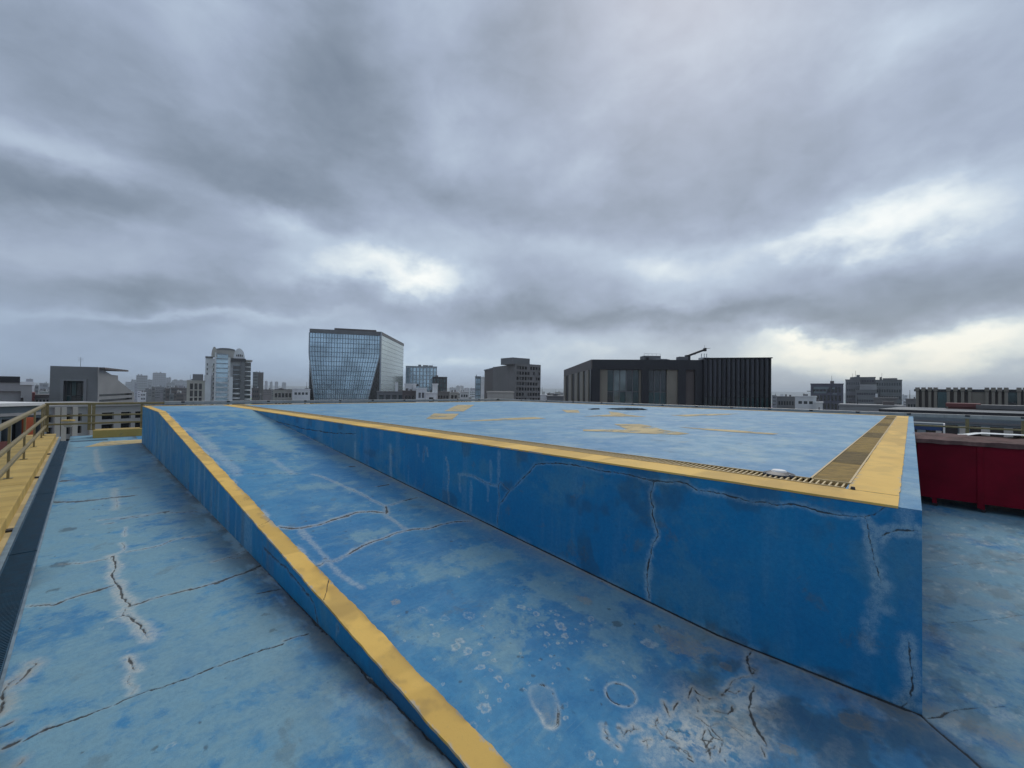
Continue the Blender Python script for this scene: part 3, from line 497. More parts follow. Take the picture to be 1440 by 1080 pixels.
def plain(name, col, rough=.6, metal=0., var=.15, scale=3., bump=0., grime_shade=.0):
    """one paint or plaster with soft mottling, a little dirt and rain streaks"""
    mt, t, bs = material(name)
    co = t.n('ShaderNodeTexCoord').outputs['Object']
    n = t.noise(co, scale, 5, .6)
    c = t.mix(t.ss(n, .3, .7), tuple(x * (1 - var) for x in col), tuple(min(1, x * (1 + var)) for x in col))
    if grime_shade:
        s = t.noise(t.mapv(co, (1.3 * scale, 1.3 * scale, .12 * scale)), 1.6, 5, .65)
        c = t.mix(t.math('MULTIPLY', t.ss(s, .5, .75), grime_shade), c, tuple(x * .45 for x in col))
    t.put(bs.inputs['Base Color'], c)
    t.put(bs.inputs['Roughness'], t.ss(n, .2, .8, rough - .08, min(1, rough + .08)))
    bs.inputs['Metallic'].default_value = metal
    if bump: bumped(t, bs, t.noise(co, scale * 14, 4, .6), bump, .004)
    return mt

def glass(name, col, rough=.06, var=.3, scale=.3, metal=0.):
    """coated facade glass: dark body, sharp reflection, slight differences from pane to pane"""
    mt, t, bs = material(name)
    co = t.n('ShaderNodeTexCoord').outputs['Object']
    n = t.noise(co, scale, 2, .5)
    t.put(bs.inputs['Base Color'], t.mix(t.ss(n, .35, .65), tuple(x * (1 - var) for x in col), tuple(x * (1 + var) for x in col)))
    bs.inputs['Roughness'].default_value = rough
    bs.inputs['IOR'].default_value = 1.7
    bs.inputs['Metallic'].default_value = metal
    bumped(t, bs, t.noise(co, .35, 2, .5), .08, .2)
    return mt

def painted_concrete(name, cols, streak=(0., 0., 0.), chalk_amt=1., rough=.8, grain=1., rimcol=(.48, .51, .48), dust0=0.):
    """weathered blue coating: mottled paint, chalky wear, dusty tone, flakes, cracks"""
    A, B, CH = cols
    mt, t, bs = material(name)
    co = t.n('ShaderNodeTexCoord').outputs['Object']
    big = t.noise(co, .9, 5, .6)
    mid = t.noise(t.vm('ADD', co, (5., 3., 1.)), 4.2, 6, .62, .4)
    fine = t.noise(co, 34., 5, .65)
    gr = t.noise(co, 190., 3, .6)
    brush = t.noise(t.mapv(co, streak if any(streak) else (2.2, 9., 9.), rot=(0, 0, .5)), 1.7, 6, .62, .8)
    c = t.mix(t.ss(big, .38, .62), A, B)
    c = t.mix(t.math('MULTIPLY', t.ss(mid, .44, .68), .45), c, tuple(x * y for x, y in zip(B, (.8, .85, .95))))
    dust = t.math('ADD', t.attr('dust'), dust0)
    # worn patches with crisp, broken borders
    rag = t.noise(t.vm('ADD', co, (2., 7., 3.)), 2.1, 10, .70, .3)
    rag2 = t.noise(t.vm('ADD', co, (8., 1., 6.)), 7.5, 9, .72, .2)
    lift = t.math('MULTIPLY', t.math('SUBTRACT', dust, .45), .30)
    p1 = t.ss(t.math('ADD', rag, lift), .485, .60)
    p2 = t.ss(t.math('ADD', rag2, lift), .535, .61)
    br = t.math('MULTIPLY', t.ss(brush, .46, .66), t.ss(rag, .40, .60, .2, 1.))
    c = t.mix(t.math('MULTIPLY', t.math('MULTIPLY', p1, t.ss(dust, .05, .5, .62, 1.)), .52 * chalk_amt, clamp=True), c, CH)
    c = t.mix(t.math('MULTIPLY', p2, .36 * chalk_amt, clamp=True), c, tuple(min(1, x * 1.06) for x in CH))
    c = t.mix(t.math('MULTIPLY', br, .34 * chalk_amt, clamp=True), c, CH)
    d2 = t.math('MULTIPLY', dust, t.ss(t.math('ADD', t.math('MULTIPLY', rag2, .5), t.math('MULTIPLY', rag, .5)), .40, .56))
    c = t.mix(t.math('MULTIPLY', d2, .55), c, tuple(x * .88 for x in CH))
    # small worn specks, scuffs, scratches and stains
    sp = t.ss(t.noise(co, 62., 4, .7), .63, .70)
    c = t.mix(t.math('MULTIPLY', sp, .40 * chalk_amt), c, CH)
    scr = t.ss(t.noise(t.mapv(co, (3., 60., 9.), rot=(0, 0, .9)), 1., 4, .6), .655, .70)
    c = t.mix(t.math('MULTIPLY', scr, .22 * chalk_amt), c, CH)
    dk = t.ss(t.noise(t.vm('ADD', co, (3., 8., 0.)), 21., 6, .74), .61, .68)
    c = t.mix(t.math('MULTIPLY', dk, .34), c, tuple(x * .45 for x in B))
    stn = t.ss(t.noise(t.vm('ADD', co, (9., 1., 4.)), 2.6, 9, .70, .4), .585, .66)
    c = t.mix(t.math('MULTIPLY', stn, .34), c, (.10, .135, .145))
    # grain of the roller coat
    c = t.mix(t.ss(gr, .3, .7, .0, .42), c, t.mix(1., c, (1.28, 1.24, 1.2), 'MULTIPLY'))
    c = t.mix(t.ss(fine, .62, .35, .0, .32), c, t.mix(1., c, (.62, .68, .74), 'MULTIPLY'))
    # masks
    peel = t.attr('peel'); halo = t.attr('halo'); tan = t.attr('tan'); crk = t.attr('crk'); grime_shade = t.attr('grime_shade')
    jag = t.ss(t.math('ADD', t.math('MULTIPLY', fine, .6), t.math('MULTIPLY', gr, .4)), .36, .62, .35, 1.2)
    c = t.mix(t.math('MULTIPLY', t.math('MULTIPLY', halo, jag), .70, clamp=True), c, rimcol)
    c = t.mix(t.math('MULTIPLY', t.math('MULTIPLY', tan, jag), .8, clamp=True), c, (.27, .26, .225))
    c = t.mix(t.math('MULTIPLY', t.math('MULTIPLY', peel, jag), .9, clamp=True), c, (.50, .53, .50))
    c = t.mix(t.math('MULTIPLY', grime_shade, .85), c, (.035, .042, .045))
    core = t.math('ADD', crk, t.math('MULTIPLY', t.math('SUBTRACT', fine, .5), .30))
    c = t.mix(t.math('MULTIPLY', t.ss(core, .45, .58), t.ss(mid, .3, .6, .96, .82)), c, (.036, .034, .031))
    t.put(bs.inputs['Base Color'], c)
    t.put(bs.inputs['Roughness'], t.ss(mid, .3, .7, rough - .12, rough + .1))
    bs.inputs['Specular IOR Level'].default_value = .35
    h = t.math('ADD', t.math('MULTIPLY', fine, .6), t.math('MULTIPLY', gr, .35))
    h = t.math('ADD', h, t.math('MULTIPLY', mid, .8))
    h = t.math('SUBTRACT', h, t.math('MULTIPLY', peel, .5))
    bumped(t, bs, h, .5 * grain, .007)
    return mt

M = {}
M['floor'] = painted_concrete('worn_blue_floor_paint', ((.055, .225, .39), (.032, .172, .345), (.185, .325, .38)))
M['wall'] = painted_concrete('blue_wall_paint', ((.003, .165, .375), (.004, .20, .42), (.07, .235, .36)), (3., 3., .7), .55, .72, .6, (.33, .47, .54))
M['deck'] = painted_concrete('weathered_deck_paint', ((.13, .295, .42), (.065, .22, .38), (.26, .38, .405)), (.35, 1.6, 1.), 1.2, .6, 1., (.36, .40, .40), .28)

def yellow(name, col, dirt, attrs=False, worn=False):
    mt, t, bs = material(name)
    co = t.n('ShaderNodeTexCoord').outputs['Object']
    n = t.noise(co, 1.6, 4, .6)
    coat = t.noise(t.mapv(co, (.5, 2.1, .5)), 1.1, 2, .5)
    f = t.noise(co, 48., 5, .65)
    c = t.mix(t.ss(coat, .47, .53), tuple(x * .82 for x in col), col)
    c = t.mix(t.math('MULTIPLY', t.ss(n, .45, .7), .4), c, tuple(x * y for x, y in zip(col, (.78, .72, .62))))
    c = t.mix(t.math('MULTIPLY', t.ss(f, .55, .75), dirt), c, (.20, .17, .12))
    s = t.ss(t.noise(t.vm('ADD', co, (4., 2., 0.)), 7., 5, .65), .58, .72)
    c = t.mix(t.math('MULTIPLY', s, dirt), c, (.24, .19, .11))
    if attrs:
        c = t.mix(t.attr('peel'), c, (.38, .37, .33))
        c = t.mix(t.attr('grime_shade'), c, (.10, .085, .06))
        c = t.mix(t.ss(t.attr('crk'), .46, .56), c, (.03, .026, .02))
    t.put(bs.inputs['Base Color'], c)
    bs.inputs['Roughness'].default_value = .72
    bs.inputs['Specular IOR Level'].default_value = .3
    bumped(t, bs, f, .25, .004)
    if worn:                                # paint rubbed through to the coat below
        k = t.noise(t.mapv(co, (.6, 1.6, 1.)), 2.6, 6, .68)
        t.put(bs.inputs['Alpha'], t.ss(k, .34, .52, .12, .92))
    return mt

M['yellow'] = yellow('yellow_edge_paint', (.73, .465, .115), .14, True)
M['yellow_pad'] = yellow('yellow_border_paint', (.74, .475, .12), .10, True)
M['yellow_floor'] = yellow('worn_yellow_marking_paint', (.56, .44, .22), .4, False, True)
M['yellow_gutter'] = yellow('peeling_gutter_paint', (.50, .39, .19), .6)
M['yellow_kerb'] = yellow('yellow_kerb_paint', (.50, .35, .105), .4)
M['rail'] = plain('cream_rail_paint', (.22, .17, .07), .5, 0, .15, 9., 0, .35)
M['rail_far'] = plain('grey_rail_paint', (.34, .33, .30), .38, .0, .12, 5., 0, .4)
M['grate'] = plain('blue_painted_steel', (.02, .075, .125), .45, .3, .25, 12., 0, .2)
M['grate_edge'] = plain('scuffed_steel_angle', (.16, .22, .26), .5, .2, .25, 9.)
M['pit'] = plain('dark_channel_concrete', (.03, .035, .04), .9)
M['bar_yellow'] = plain('cream_painted_bar', (.50, .37, .17), .55, 0, .2, 14., 0, .3)
M['mesh_brown'] = plain('brown_grating_steel', (.46, .31, .09), .6, .0, .25, 9., 0, .3)
M['maroon'] = plain('maroon_sheet_metal', (.18, .004, .015), .5, 0, .25, 1.5, 0, .25)
M['maroon'].node_tree.nodes['Principled BSDF'].inputs['Specular IOR Level'].default_value = .12
M['drain_bed'] = plain('ochre_silt', (.42, .29, .10), .9, 0, .4, 8., 0, .4)
M['black'] = plain('black_plastic', (.012, .012, .013), .5)
M['steel'] = plain('bare_steel', (.4, .41, .42), .35, .7)
M['dark_metal'] = plain('dark_metal', (.03, .032, .036), .45, .3)
M['tarp'] = plain('dusty_rose_tarpaulin', (.10, .058, .052), .8, 0, .45, 5., .3, .5)
M['tarp'].node_tree.nodes['Principled BSDF'].inputs['Specular IOR Level'].default_value = .2
M['mesh_brown_old'] = plain('older_brown_grating', (.27, .19, .07), .65, .0, .3, 9., 0, .4)
M['white_sheet'] = plain('white_plastic_sheet', (.72, .73, .72), .28, 0, .1, 6., .2)
M['white'] = plain('white_paint', (.72, .72, .70), .6, 0, .08, .5, 0, .2)
M['water'] = None
mt, t, bs = material('rain_water')
bs.inputs['Base Color'].default_value = (.045, .07, .085, 1); bs.inputs['Roughness'].default_value = .06
M['water'] = mt

# ------------------------------------------------------------------ the roof, its ramp and the helipad
XW, XR, XP = 1.17, 3.03, 16.5         # ramp outer face, pad front face, pad back face
YP0, YP1 = -.04, 15.9                 # pad right side, pad left side
ZD = 1.055                            # deck level
SLOPE, YR0 = .093, .95
YB = YR0 + ZD / SLOPE                 # where the ramp meets the deck
XRAIL, YRAIL = 17.8, 18.4
XK = -.58                             # inner face of the left kerb
GX0, GX1 = -.485, -.29                # grating

def flakes(u, v, lst):
    peel = np.zeros_like(u); tan = np.zeros_like(u); dark = np.zeros_like(u)
    for (x, y, r, k) in lst:
        if r <= 0: continue
        idx = np.nonzero((np.abs(u - x) < 2.2 * r) & (np.abs(v - y) < 2.2 * r))[0]
        if not len(idx): continue
        uu, vv = u[idx], v[idx]
        sd = int(x * 977 + y * 331) & 1023
        an = .75 + .5 * ((sd % 7) / 7.); ro = sd * .37
        dx, dy = uu - x, vv - y
        ax = dx * math.cos(ro) + dy * math.sin(ro); ay = -dx * math.sin(ro) + dy * math.cos(ro)
        q = np.hypot(ax * an, ay / an) / r
        q = q + 1.15 * (fbm(uu * 1.3 / r + sd, vv * 1.3 / r, 31, 4) - .5) + .5 * (fbm(uu * 90, vv * 90, 12, 2) - .5)
        if k == 1:
            m_ = sst(q, .95, .70) * (1 - .75 * sst(q, .5, .28)); peel[idx] = np.maximum(peel[idx], m_ * .85)
            dark[idx] = np.maximum(dark[idx], .35 * np.exp(-((q - .48) / .07) ** 2) * (vnoise(uu * 60, vv * 60, 4) > .45))
        elif k == 2:
            tan[idx] = np.maximum(tan[idx], sst(q, 1.1, .7) * .75); peel[idx] = np.maximum(peel[idx], .25 * np.exp(-((q - .9) / .15) ** 2))
            dark[idx] = np.maximum(dark[idx], .3 * np.exp(-((q - .95) / .06) ** 2))
        elif k == 3:
            dark[idx] = np.maximum(dark[idx], .6 * sst(q, .9, .5))
        else:
            peel[idx] = np.maximum(peel[idx], .4 * np.exp(-((q - .75) / .2) ** 2))
    return peel, tan, dark

rng = random.Random(3)
MORE = [(rng.uniform(1.35, 3.0), 1.0 + 4.0 * rng.random() ** 1.4, rng.uniform(.005, .017), rng.choice((1, 4, 4, 3))) for k in range(70)]
MORE += [(1.9 + .35 * rng.gauss(0, 1), 1.75 + .3 * rng.gauss(0, 1), rng.uniform(.005, .014), 1) for k in range(40)]
MORE += [(rng.uniform(1.35, 3.0), rng.uniform(1.0, 6.5), rng.uniform(.006, .02), 3) for k in range(40)]
MOREF = [(rng.uniform(-.25, 1.15), rng.uniform(1.0, 9.), rng.uniform(.006, .02), rng.choice((3, 3, 4))) for k in range(60)]
DRIPS = [(.94, 3.37, .035, 3), (.92, 3.12, .035, 3), (-.12, 5.6, .10, 3), (-.1, 6.9, .1, 3), (-.14, 4.95, .05, 3)]

def common(u, v, st, surf):
    crk, halo, tan = wear(surf, u, v, st)
    return dict(crk=crk, halo=halo, tan=tan, peel=np.zeros_like(u), dust=np.zeros_like(u), grime_shade=np.zeros_like(u))

def f_floor(u, v, st):
    A = common(u, v, st, 'floor')
    B = common(u, v, st, 'ramp')
    for k in ('crk', 'halo', 'tan'): A[k] = np.maximum(A[k], B[k] * (u > XW + .15))
    p, tn, dk = flakes(u, v, FLAKES + MOREF + DRIPS)
    A['peel'] = p; A['tan'] = np.maximum(A['tan'], tn)
    big = fbm(u * .8, v * .5, 21, 4); sm = fbm(u * 5, v * 3, 22, 4)
    A['dust'] = np.clip(.66 + 1.0 * (big - .5) + .8 * (sm - .5) + .12 * sst(v, 3, 9), 0, 1)
    # dirt plus painted contact shade along the ramp wall foot, dirt beside the grating
    foot = np.exp(-np.clip(XW - u, 0, 9) / .16) * (u < XW) * (v > 1.0)
    gutter = np.exp(-np.clip(u - GX1, 0, 9) / .10) * (v > 1)
    A['tan'] = np.maximum(A['tan'], .75 * foot * sst(fbm(u * 4, v * 1.2, 25, 4), .38, .6))
    A['grime_shade'] = np.maximum(.9 * foot * sst(fbm(u * 6, v * 2.4, 26, 5, .65), .36, .56), .55 * gutter * sst(fbm(u * 3, v * 1.1, 28, 4), .55, .7))
    A['grime_shade'] = np.maximum(A['grime_shade'], dk)
    A['grime_shade'] = np.maximum(A['grime_shade'], .22 * sst(v, 4.5, 8) * sst(fbm(u * 1.6, v * .55, 29, 4), .48, .66) * sst(u, .1, 1.))
    d = seg_dist(u + .02 * (fbm(u * 14, v * 14, 2, 3) - .5), v, [(XW, 1.05), (XW, 4.6), (XW, 12.)])
    A['crk'] = np.maximum(A['crk'], line(d, .013 * fbm(u * 9, v * 9, 7, 3) * sst(v, 6, 3) * 1.3, st))
    # the open floor on the right is greyer, the slab joint at the pad corner is the border
    right = sst((u - 3.03) + (v + .02) * -.9 + .12 * (sm - .5), -.05, .10) * (v < .2)
    A['dust'] = np.clip(A['dust'] + .30 * right, 0, 1)
    A['tan'] = np.maximum(A['tan'], right * .38 * sst(fbm(u * 2.4, v * 2.4, 33, 5, .62), .46, .64))
    A['grime_shade'] = np.maximum(A['grime_shade'], right * .26 * sst(fbm(u * 5 + v * 3, v * 9, 34, 5, .65), .56, .68))
    A['peel'] = np.maximum(A['peel'], right * .35 * sst(fbm(u * 7 + v * 4, v * 13, 36, 5, .65), .60, .72))
    lip = np.exp(-((u - 3.12) / .10) ** 2) * (v < .0) * right
    A['tan'] = np.maximum(A['tan'], .75 * lip)
    j = seg_dist(u + .03 * (fbm(u * 9, v * 9, 41, 3) - .5), v, [(3.035, -.03), (2.95, -.10), (2.80, -.23), (2.5, -.45)])
    A['crk'] = np.maximum(A['crk'], line(j, .008, st))
    for (x1, y1, x2, y2) in ((3.05, -.05, 3.45, -.36), (4.2, -.06, 5.0, -.62), (5.6, -.08, 6.8, -.9)):
        j = seg_dist(u + .06 * (fbm(u * 5, v * 5, 43, 3) - .5), v + .05 * (fbm(u * 5, v * 5, 44, 3) - .5), [(x1, y1), (x2, y2)])
        A['crk'] = np.maximum(A['crk'], line(j, np.maximum(.0035 * (fbm(u * 8, v * 8, 45, 3) * 3 - .8), .2 * st), st))
    fr_ = (v < YR0 + .02) & (u > XW + .1) & (u < XR + .3)
    i = np.nonzero(fr_)[0]
    if len(i):
        si = np.asarray(st)[i].view(Step); si.su = st.su[i]; si.sv = st.sv[i]
        Rr = f_ramp(u[i], v[i], si)
        k_ = (1 - right[i])
        for q in A: A[q][i] = A[q][i] * (1 - k_) + np.maximum(Rr[q], A[q][i] if q == 'crk' else 0) * k_
    return A

def f_ramp(u, v, st):
    A = common(u, v, st, 'ramp')
    p, tn, dk = flakes(u, v, FLAKES + MORE)
    big = fbm(u * 1.0, v * .6, 51, 4); sm = fbm(u * 5, v * 3, 52, 4); vs = fbm(u * 18, v * 18, 53, 4)
    A['dust'] = np.clip(.13 + 1.5 * (big - .5) + .8 * (sm - .5) + .25 * sst(v, 4, 9), 0, 1)
    # squeegeed swathes of thinner paint
    for (a, b, c, d, wd, am) in ((1.75, 2.9, 2.6, 2.75, .22, .5), (1.5, 2.35, 1.75, 1.7, .16, .4), (2.0, 1.95, 2.5, 2.1, .22, .3), (1.7, 3.7, 2.5, 3.9, .12, .3)):
        dd = seg_dist(u + .1 * (sm - .5), v + .1 * (sm - .5), [(a, b), (c, d)])
        A['dust'] = np.clip(A['dust'] + am * np.exp(-(dd / wd) ** 4), 0, 1)
    foot = np.exp(-(np.clip(XR - u, 0, 9) / .17) ** 2) * (u < XR + .02)
    edge = foot * sst(fbm(u * 3, v * 1.3, 55, 4) + .25 * sst(v, 1.6, 3.), .30, .62)
    A['tan'] = np.maximum(A['tan'], np.maximum(tn, .62 * edge * sst(v, 9.5, 6)))
    strip = np.exp(-(np.clip(XR - u, 0, 9) / (.035 + .05 * fbm(u * 2, v * 3.1, 67, 4))) ** 4) * (u < XR + .02)
    A['tan'] = np.maximum(A['tan'], .95 * strip * sst(v, 9, 6))
    A['halo'] = np.maximum(A['halo'], .75 * np.exp(-((XR - u - .018) / .012) ** 2) * (u < XR + .02) * sst(fbm(u * 3, v * 5, 68, 4), .35, .55))
    A['crk'] = np.maximum(A['crk'], (u < XR + .012) * line(np.abs(XR - u), (.006 + .005 * vs) * sst(v, 9, 6), st))
    A['peel'] = p * .62
    # the torn coat near the pad corner
    t_ = inside(u + .12 * (sm - .5), v + .12 * (sm - .5), TANP, .09)
    m_ = t_ * sst(fbm(u * 7, v * 7, 57, 5, .6), .34, .52)
    A['halo'] = np.maximum(A['halo'], .85 * m_)
    A['dust'] = np.clip(A['dust'] + .25 * t_, 0, 1)
    A['peel'] = np.maximum(A['peel'], .85 * t_ * sst(fbm(u * 13, v * 13, 66, 5, .70), .44, .52))
    crackle = np.abs(fbm(u * 9, v * 9, 58, 4) - .5)
    A['crk'] = np.maximum(A['crk'], np.clip(.5 + (.012 - crackle) * 3.5, 0, 1) * (t_ > .5) * sst(fbm(u * 4, v * 4, 59, 3), .50, .58))
    dp = inside(u + .08 * (sm - .5), v + .08 * (sm - .5), DARKP, .03)
    corner = sst(v, 1.25, .75) * sst(u, 2.0, 2.5)  # corner colour darkened for wet dirt and, in part, painted shade
    drt = fbm(u * 3.1, v * 4.5, 64, 5, .6)
    A['grime_shade'] = np.maximum(dk, np.maximum(.5 * dp, .55 * corner * sst(drt, .42, .60)))
    A['halo'] = np.maximum(A['halo'], .35 * corner * sst(fbm(u * 5, v * 9, 65, 5, .6), .50, .66))
    # ring mark and the tall blister
    rr = np.hypot(u - RING[0], (v - RING[1])) + .006 * (vs - .5)
    A['peel'] = np.maximum(A['peel'], .6 * np.exp(-((rr - RING[2] - .002) / .009) ** 2) * (.5 + .8 * vs))
    A['crk'] = np.maximum(A['crk'], line(np.abs(rr - RING[2] + .004), .0042 * sst(fbm(u * 25, v * 25, 61, 3), .36, .55), st))
    bl = seg_dist(u + .012 * (vs - .5), v + .012 * (vs - .5), BLOB + [BLOB[0]])
    low = sst(u + v, 3.1, 2.85)
    A['peel'] = np.maximum(A['peel'], np.exp(-(bl / .012) ** 2) * (.35 + .65 * low) * .8)
    A['tan'] = np.maximum(A['tan'], .55 * inside(u, v, BLOB, .02) * (.4 + .6 * low) )
    A['crk'] = np.maximum(A['crk'], line(np.abs(bl - .004), .003 * sst(fbm(u * 20, v * 20, 62, 3), .5, .6), st))
    ed = np.exp(-((u - 1.31) / .025) ** 2)
    A['peel'] = np.maximum(A['peel'], .7 * ed * sst(fbm(u * 9, v * 4, 63, 4), .52, .66) * sst(v, 2.0, 3.4))
    return A

def f_wall(u, v, st):
    """u along the wall, v height share"""
    z = v
    A = common(u, z, st, 'wall')
    sm = fbm(u * 4, z * 4, 71, 4)
    foot = z - np.clip(SLOPE * (u - YR0), 0, 2)
    A['halo'] = np.clip(A['halo'] * 2.3, 0, .85)
    A['halo'] = np.maximum(A['halo'], .55 * np.exp(-(np.clip(foot, 0, 9) / .028) ** 2) * sst(fbm(u * 5, z * 5, 72, 3), .35, .6))
    A['crk'] = np.maximum(A['crk'], line(np.clip(foot + .004 * (sm - .5), 0, 9), .005 * (u < 7), st))
    A['dust'] = np.clip(.10 + .5 * sst(fbm(u * 1.5, z * 2.5, 73, 4), .46, .66) + .35 * sst(u, 2.5, 9), 0, 1)  # soft pale patches, paler still towards the far end of the wall
    runs = sst(fbm(u * 9, z * .8, 75, 4), .55, .72) * (.35 + .65 * sst(u, 2.6, 5.))
    A['halo'] = np.maximum(A['halo'], .22 * runs)
    A['grime_shade'] = np.maximum(.50 * np.exp(-(np.clip(foot, 0, 9) / .08) ** 2) * sst(fbm(u * 6, z * 6, 76, 4), .48, .62) * sst(u, 2.2, .6),  # base tone mixes dirt with contact shade put into the colour
                            .35 * sst(fbm(u * 3, z * 3, 78, 4), .66, .76))
    return A

def f_side(u, v, st):
    z = v * np.clip(SLOPE * (u - YR0), .01, ZD)
    A = common(u, z, st, 'side')
    A['dust'] = np.clip(.15 + .5 * sst(u, 5, 10) + .8 * (fbm(u * 2, z * 2, 81, 3) - .5), 0, 1)
    runs = sst(fbm(u * 7, z * .7, 82, 4), .54, .7)
    A['halo'] = np.maximum(A['halo'], .38 * runs * sst(u, 3, 5))
    A['grime_shade'] = np.maximum(.5 * np.exp(-(z / .05) ** 2) * sst(fbm(u * 3, z * 3, 83, 3), .4, .6), .5 * sst(u, 3.2, 1.6) * sst(fbm(u * 4, z * 8, 84, 3), .35, .6))  # lower edge darkened: dirt and contact shadow painted in
    A['grime_shade'] = np.maximum(A['grime_shade'], .35 * runs * sst(fbm(u * 5, z * .5, 85, 3), .5, .65))
    return A

flat = lambda u, v, s: np.stack([u, v, -s], -1)

def join_grids(name, obs):
    """merge sheets that are one floor"""
    bm = bmesh.new()
    for o in obs: bm.from_mesh(o.data)
    me = bpy.data.meshes.new(name); bm.to_mesh(me); bm.free()
    me.materials.append(obs[0].data.materials[0])
    for o in obs:
        d = o.data; bpy.data.objects.remove(o); bpy.data.meshes.remove(d)
    return link(name, me)

g1 = grid_object('corridor', spaced(GX1, XW, .0055, 0), np.unique(np.concatenate([spaced(.95, 3.2, .0052, .0006), spaced(3.2, 19.2, .0055, .0009)])), flat, f_floor, M['floor'])
g2 = grid_object('front', np.concatenate([spaced(GX1, 1.7, .02, 0), spaced(1.7, XR, .005, 0)[1:]]), np.concatenate([spaced(-.5, .3, .008, 0), spaced(.3, .95, .005, 0)[1:]]), flat, f_floor, M['floor'])
g3 = grid_object('right', spaced(XR, 17.6, .0065, .0012, 1.5), np.concatenate([spaced(-4., -1.4, .05, 0), spaced(-1.4, -.04, .0065, 0)[1:]]), flat, f_floor, M['floor'])
far = MB()
far.quad((GX1, -9, 0), (XR, -9, 0), (XR, -.5, 0), (GX1, -.5, 0))
far.quad((XR, -9, 0), (17.6, -9, 0), (17.6, -4, 0), (XR, -4, 0))
far.quad((XP, YP0, 0), (17.6, YP0, 0), (17.6, 19.2, 0), (XP, 19.2, 0))
far.quad((XW, YP1, 0), (XP, YP1, 0), (XP, 19.2, 0), (XW, 19.2, 0))
g4 = far.build('rest', M['floor'])
roof_floor = tag(join_grids('roof_floor', [g1, g2, g3, g4]), kind='structure')
strip = MB().quad((XK, -9, 0), (GX0, -9, 0), (GX0, 19.2, 0), (XK, 19.2, 0)).build('gutter_edge', M['yellow_gutter'], roof_floor)
strip2 = MB().box(GX0 - .045, GX0, -9, 19.2, -.02, .004).build('channel_lip', M['grate_edge'], roof_floor)
strip3 = MB().box(GX1 - .004, GX1 + .012, -9, 17.2, -.02, .005).build('channel_lip', M['grate_edge'], roof_floor)
fm = MB()
fm.quad(*[(x, y, .004) for x, y in FLOORMARK])
tag(fm.build('floor_marking', M['yellow_floor'], roof_floor), 'worn yellow wedge painted at the end of the passage')

# ---- ramp
ramp = thing('access_ramp', 'blue painted concrete ramp with a yellow edge rising beside the long blue wall', 'ramp', (0, 0, 0))
rz = lambda u: np.maximum(SLOPE * (u - YR0), 0)
grid_object('ramp_surface', spaced(XW + .005, XR, .005, 0), np.unique(np.concatenate([spaced(.95, 3.4, .005, .0006), spaced(3.4, YB, .006, .0009)])),
            lambda u, v, s: np.stack([u, v, rz(v) - s], -1), f_ramp, M['floor'], ramp)
grid_object('side_wall', spaced(.95, YB, .008, .0009), np.linspace(0, 1, 40),
            lambda u, v, s: np.stack([XW + s, u, v * (np.clip(SLOPE * (u - YR0), 0, ZD) + .05) - .05], -1), f_side, M['wall'], ramp)
MB().prism([(XW, YB), (XR, YB), (XR, YP1), (XW, YP1)], 0, ZD).build('landing', M['deck'], ramp)
grid_object('landing_wall', spaced(YB, YP1, .05, 0), np.linspace(0, 1, 14),
            lambda u, v, s: np.stack([XW - .003 + 0 * u, u, v * ZD], -1), f_side, M['wall'], ramp)

def edge_band(name, inner, outer, p0, p1, h, mat, parent, seed, along='y', step=.02, zf=None, fields=None):
    """painted edging whose inner border wanders a little; sits proud on the slab and turns down over the outer edge"""
    t = spaced(p0, p1, step, .0006) if along == 'y' else spaced(p0, p1, step, .0006, 2.)
    n = len(t)
    wob = .022 * (fbm(t * 3.1, t * 0 + seed, seed, 4) - .5) + .012 * (fbm(t * 22, t * 0, seed + 3, 3) - .5)
    inn = inner + np.sign(outer - inner) * wob
    owob = .010 * (fbm(t * 9, t * 0, seed + 5, 4) - .5)
    z = zf(t) if zf else np.full(n, ZD)
    cols = []
    K = 22
    for k in range(K + 1):
        f = k / K
        x = inn + (outer + owob - inn) * f
        cols.append((x, z + h))
    cols.insert(0, (inn, z - .002))
    cols.append((outer + owob, z - .008))
    vs_ = []
    for x, zz in cols:
        vs_.append(np.stack([x, t, zz], -1) if along == 'y' else np.stack([t, x, zz], -1))
    co = np.concatenate(vs_)
    nc = len(cols)
    i = np.arange(nc * n).reshape(nc, n)
    q = np.stack([i[:-1, :-1], i[1:, :-1], i[1:, 1:], i[:-1, 1:]], -1).reshape(-1, 4)
    if (outer > inner) != (along == 'y'): q = q[:, ::-1]
    me = bpy.data.meshes.new(name)
    me.from_pydata(co.tolist(), [], q.tolist())
    uu = co[:, 0]; vv = co[:, 1]
    gr = .30 * sst(fbm(uu * 7, vv * 7, seed + 9, 4), .58, .74)
    dist_in = np.abs((uu if along == 'y' else vv) - inner)
    gr = np.maximum(gr, .5 * np.exp(-dist_in / .02) * sst(fbm(uu * 6, vv * 6, seed + 11, 3), .4, .62))
    pe = np.zeros_like(uu); ck = np.zeros_like(uu)
    if seed > 10: gr = gr * .35
    if fields: pe, gr2, ck = fields(uu, vv); gr = np.maximum(gr, gr2)
    xx = uu if along == 'y' else vv; tt = vv if along == 'y' else uu
    e_ = np.minimum(np.abs(xx - inner), np.abs(xx - outer))
    chip = sst(fbm(xx * 38, tt * 24, seed + 21, 4, .6) - e_ * 16, .44, .52) * sst(fbm(tt * 1.3, tt * 0 + 3, seed + 23, 3), .42, .58)
    pe = np.maximum(pe, .8 * chip)
    for k, a in (('grime_shade', gr), ('peel', pe), ('crk', ck)):
        at = me.attributes.new(k, 'FLOAT', 'POINT'); at.data.foreach_set('value', np.clip(a, 0, 1).astype(np.float32))
    return link(name, me, mat, parent)

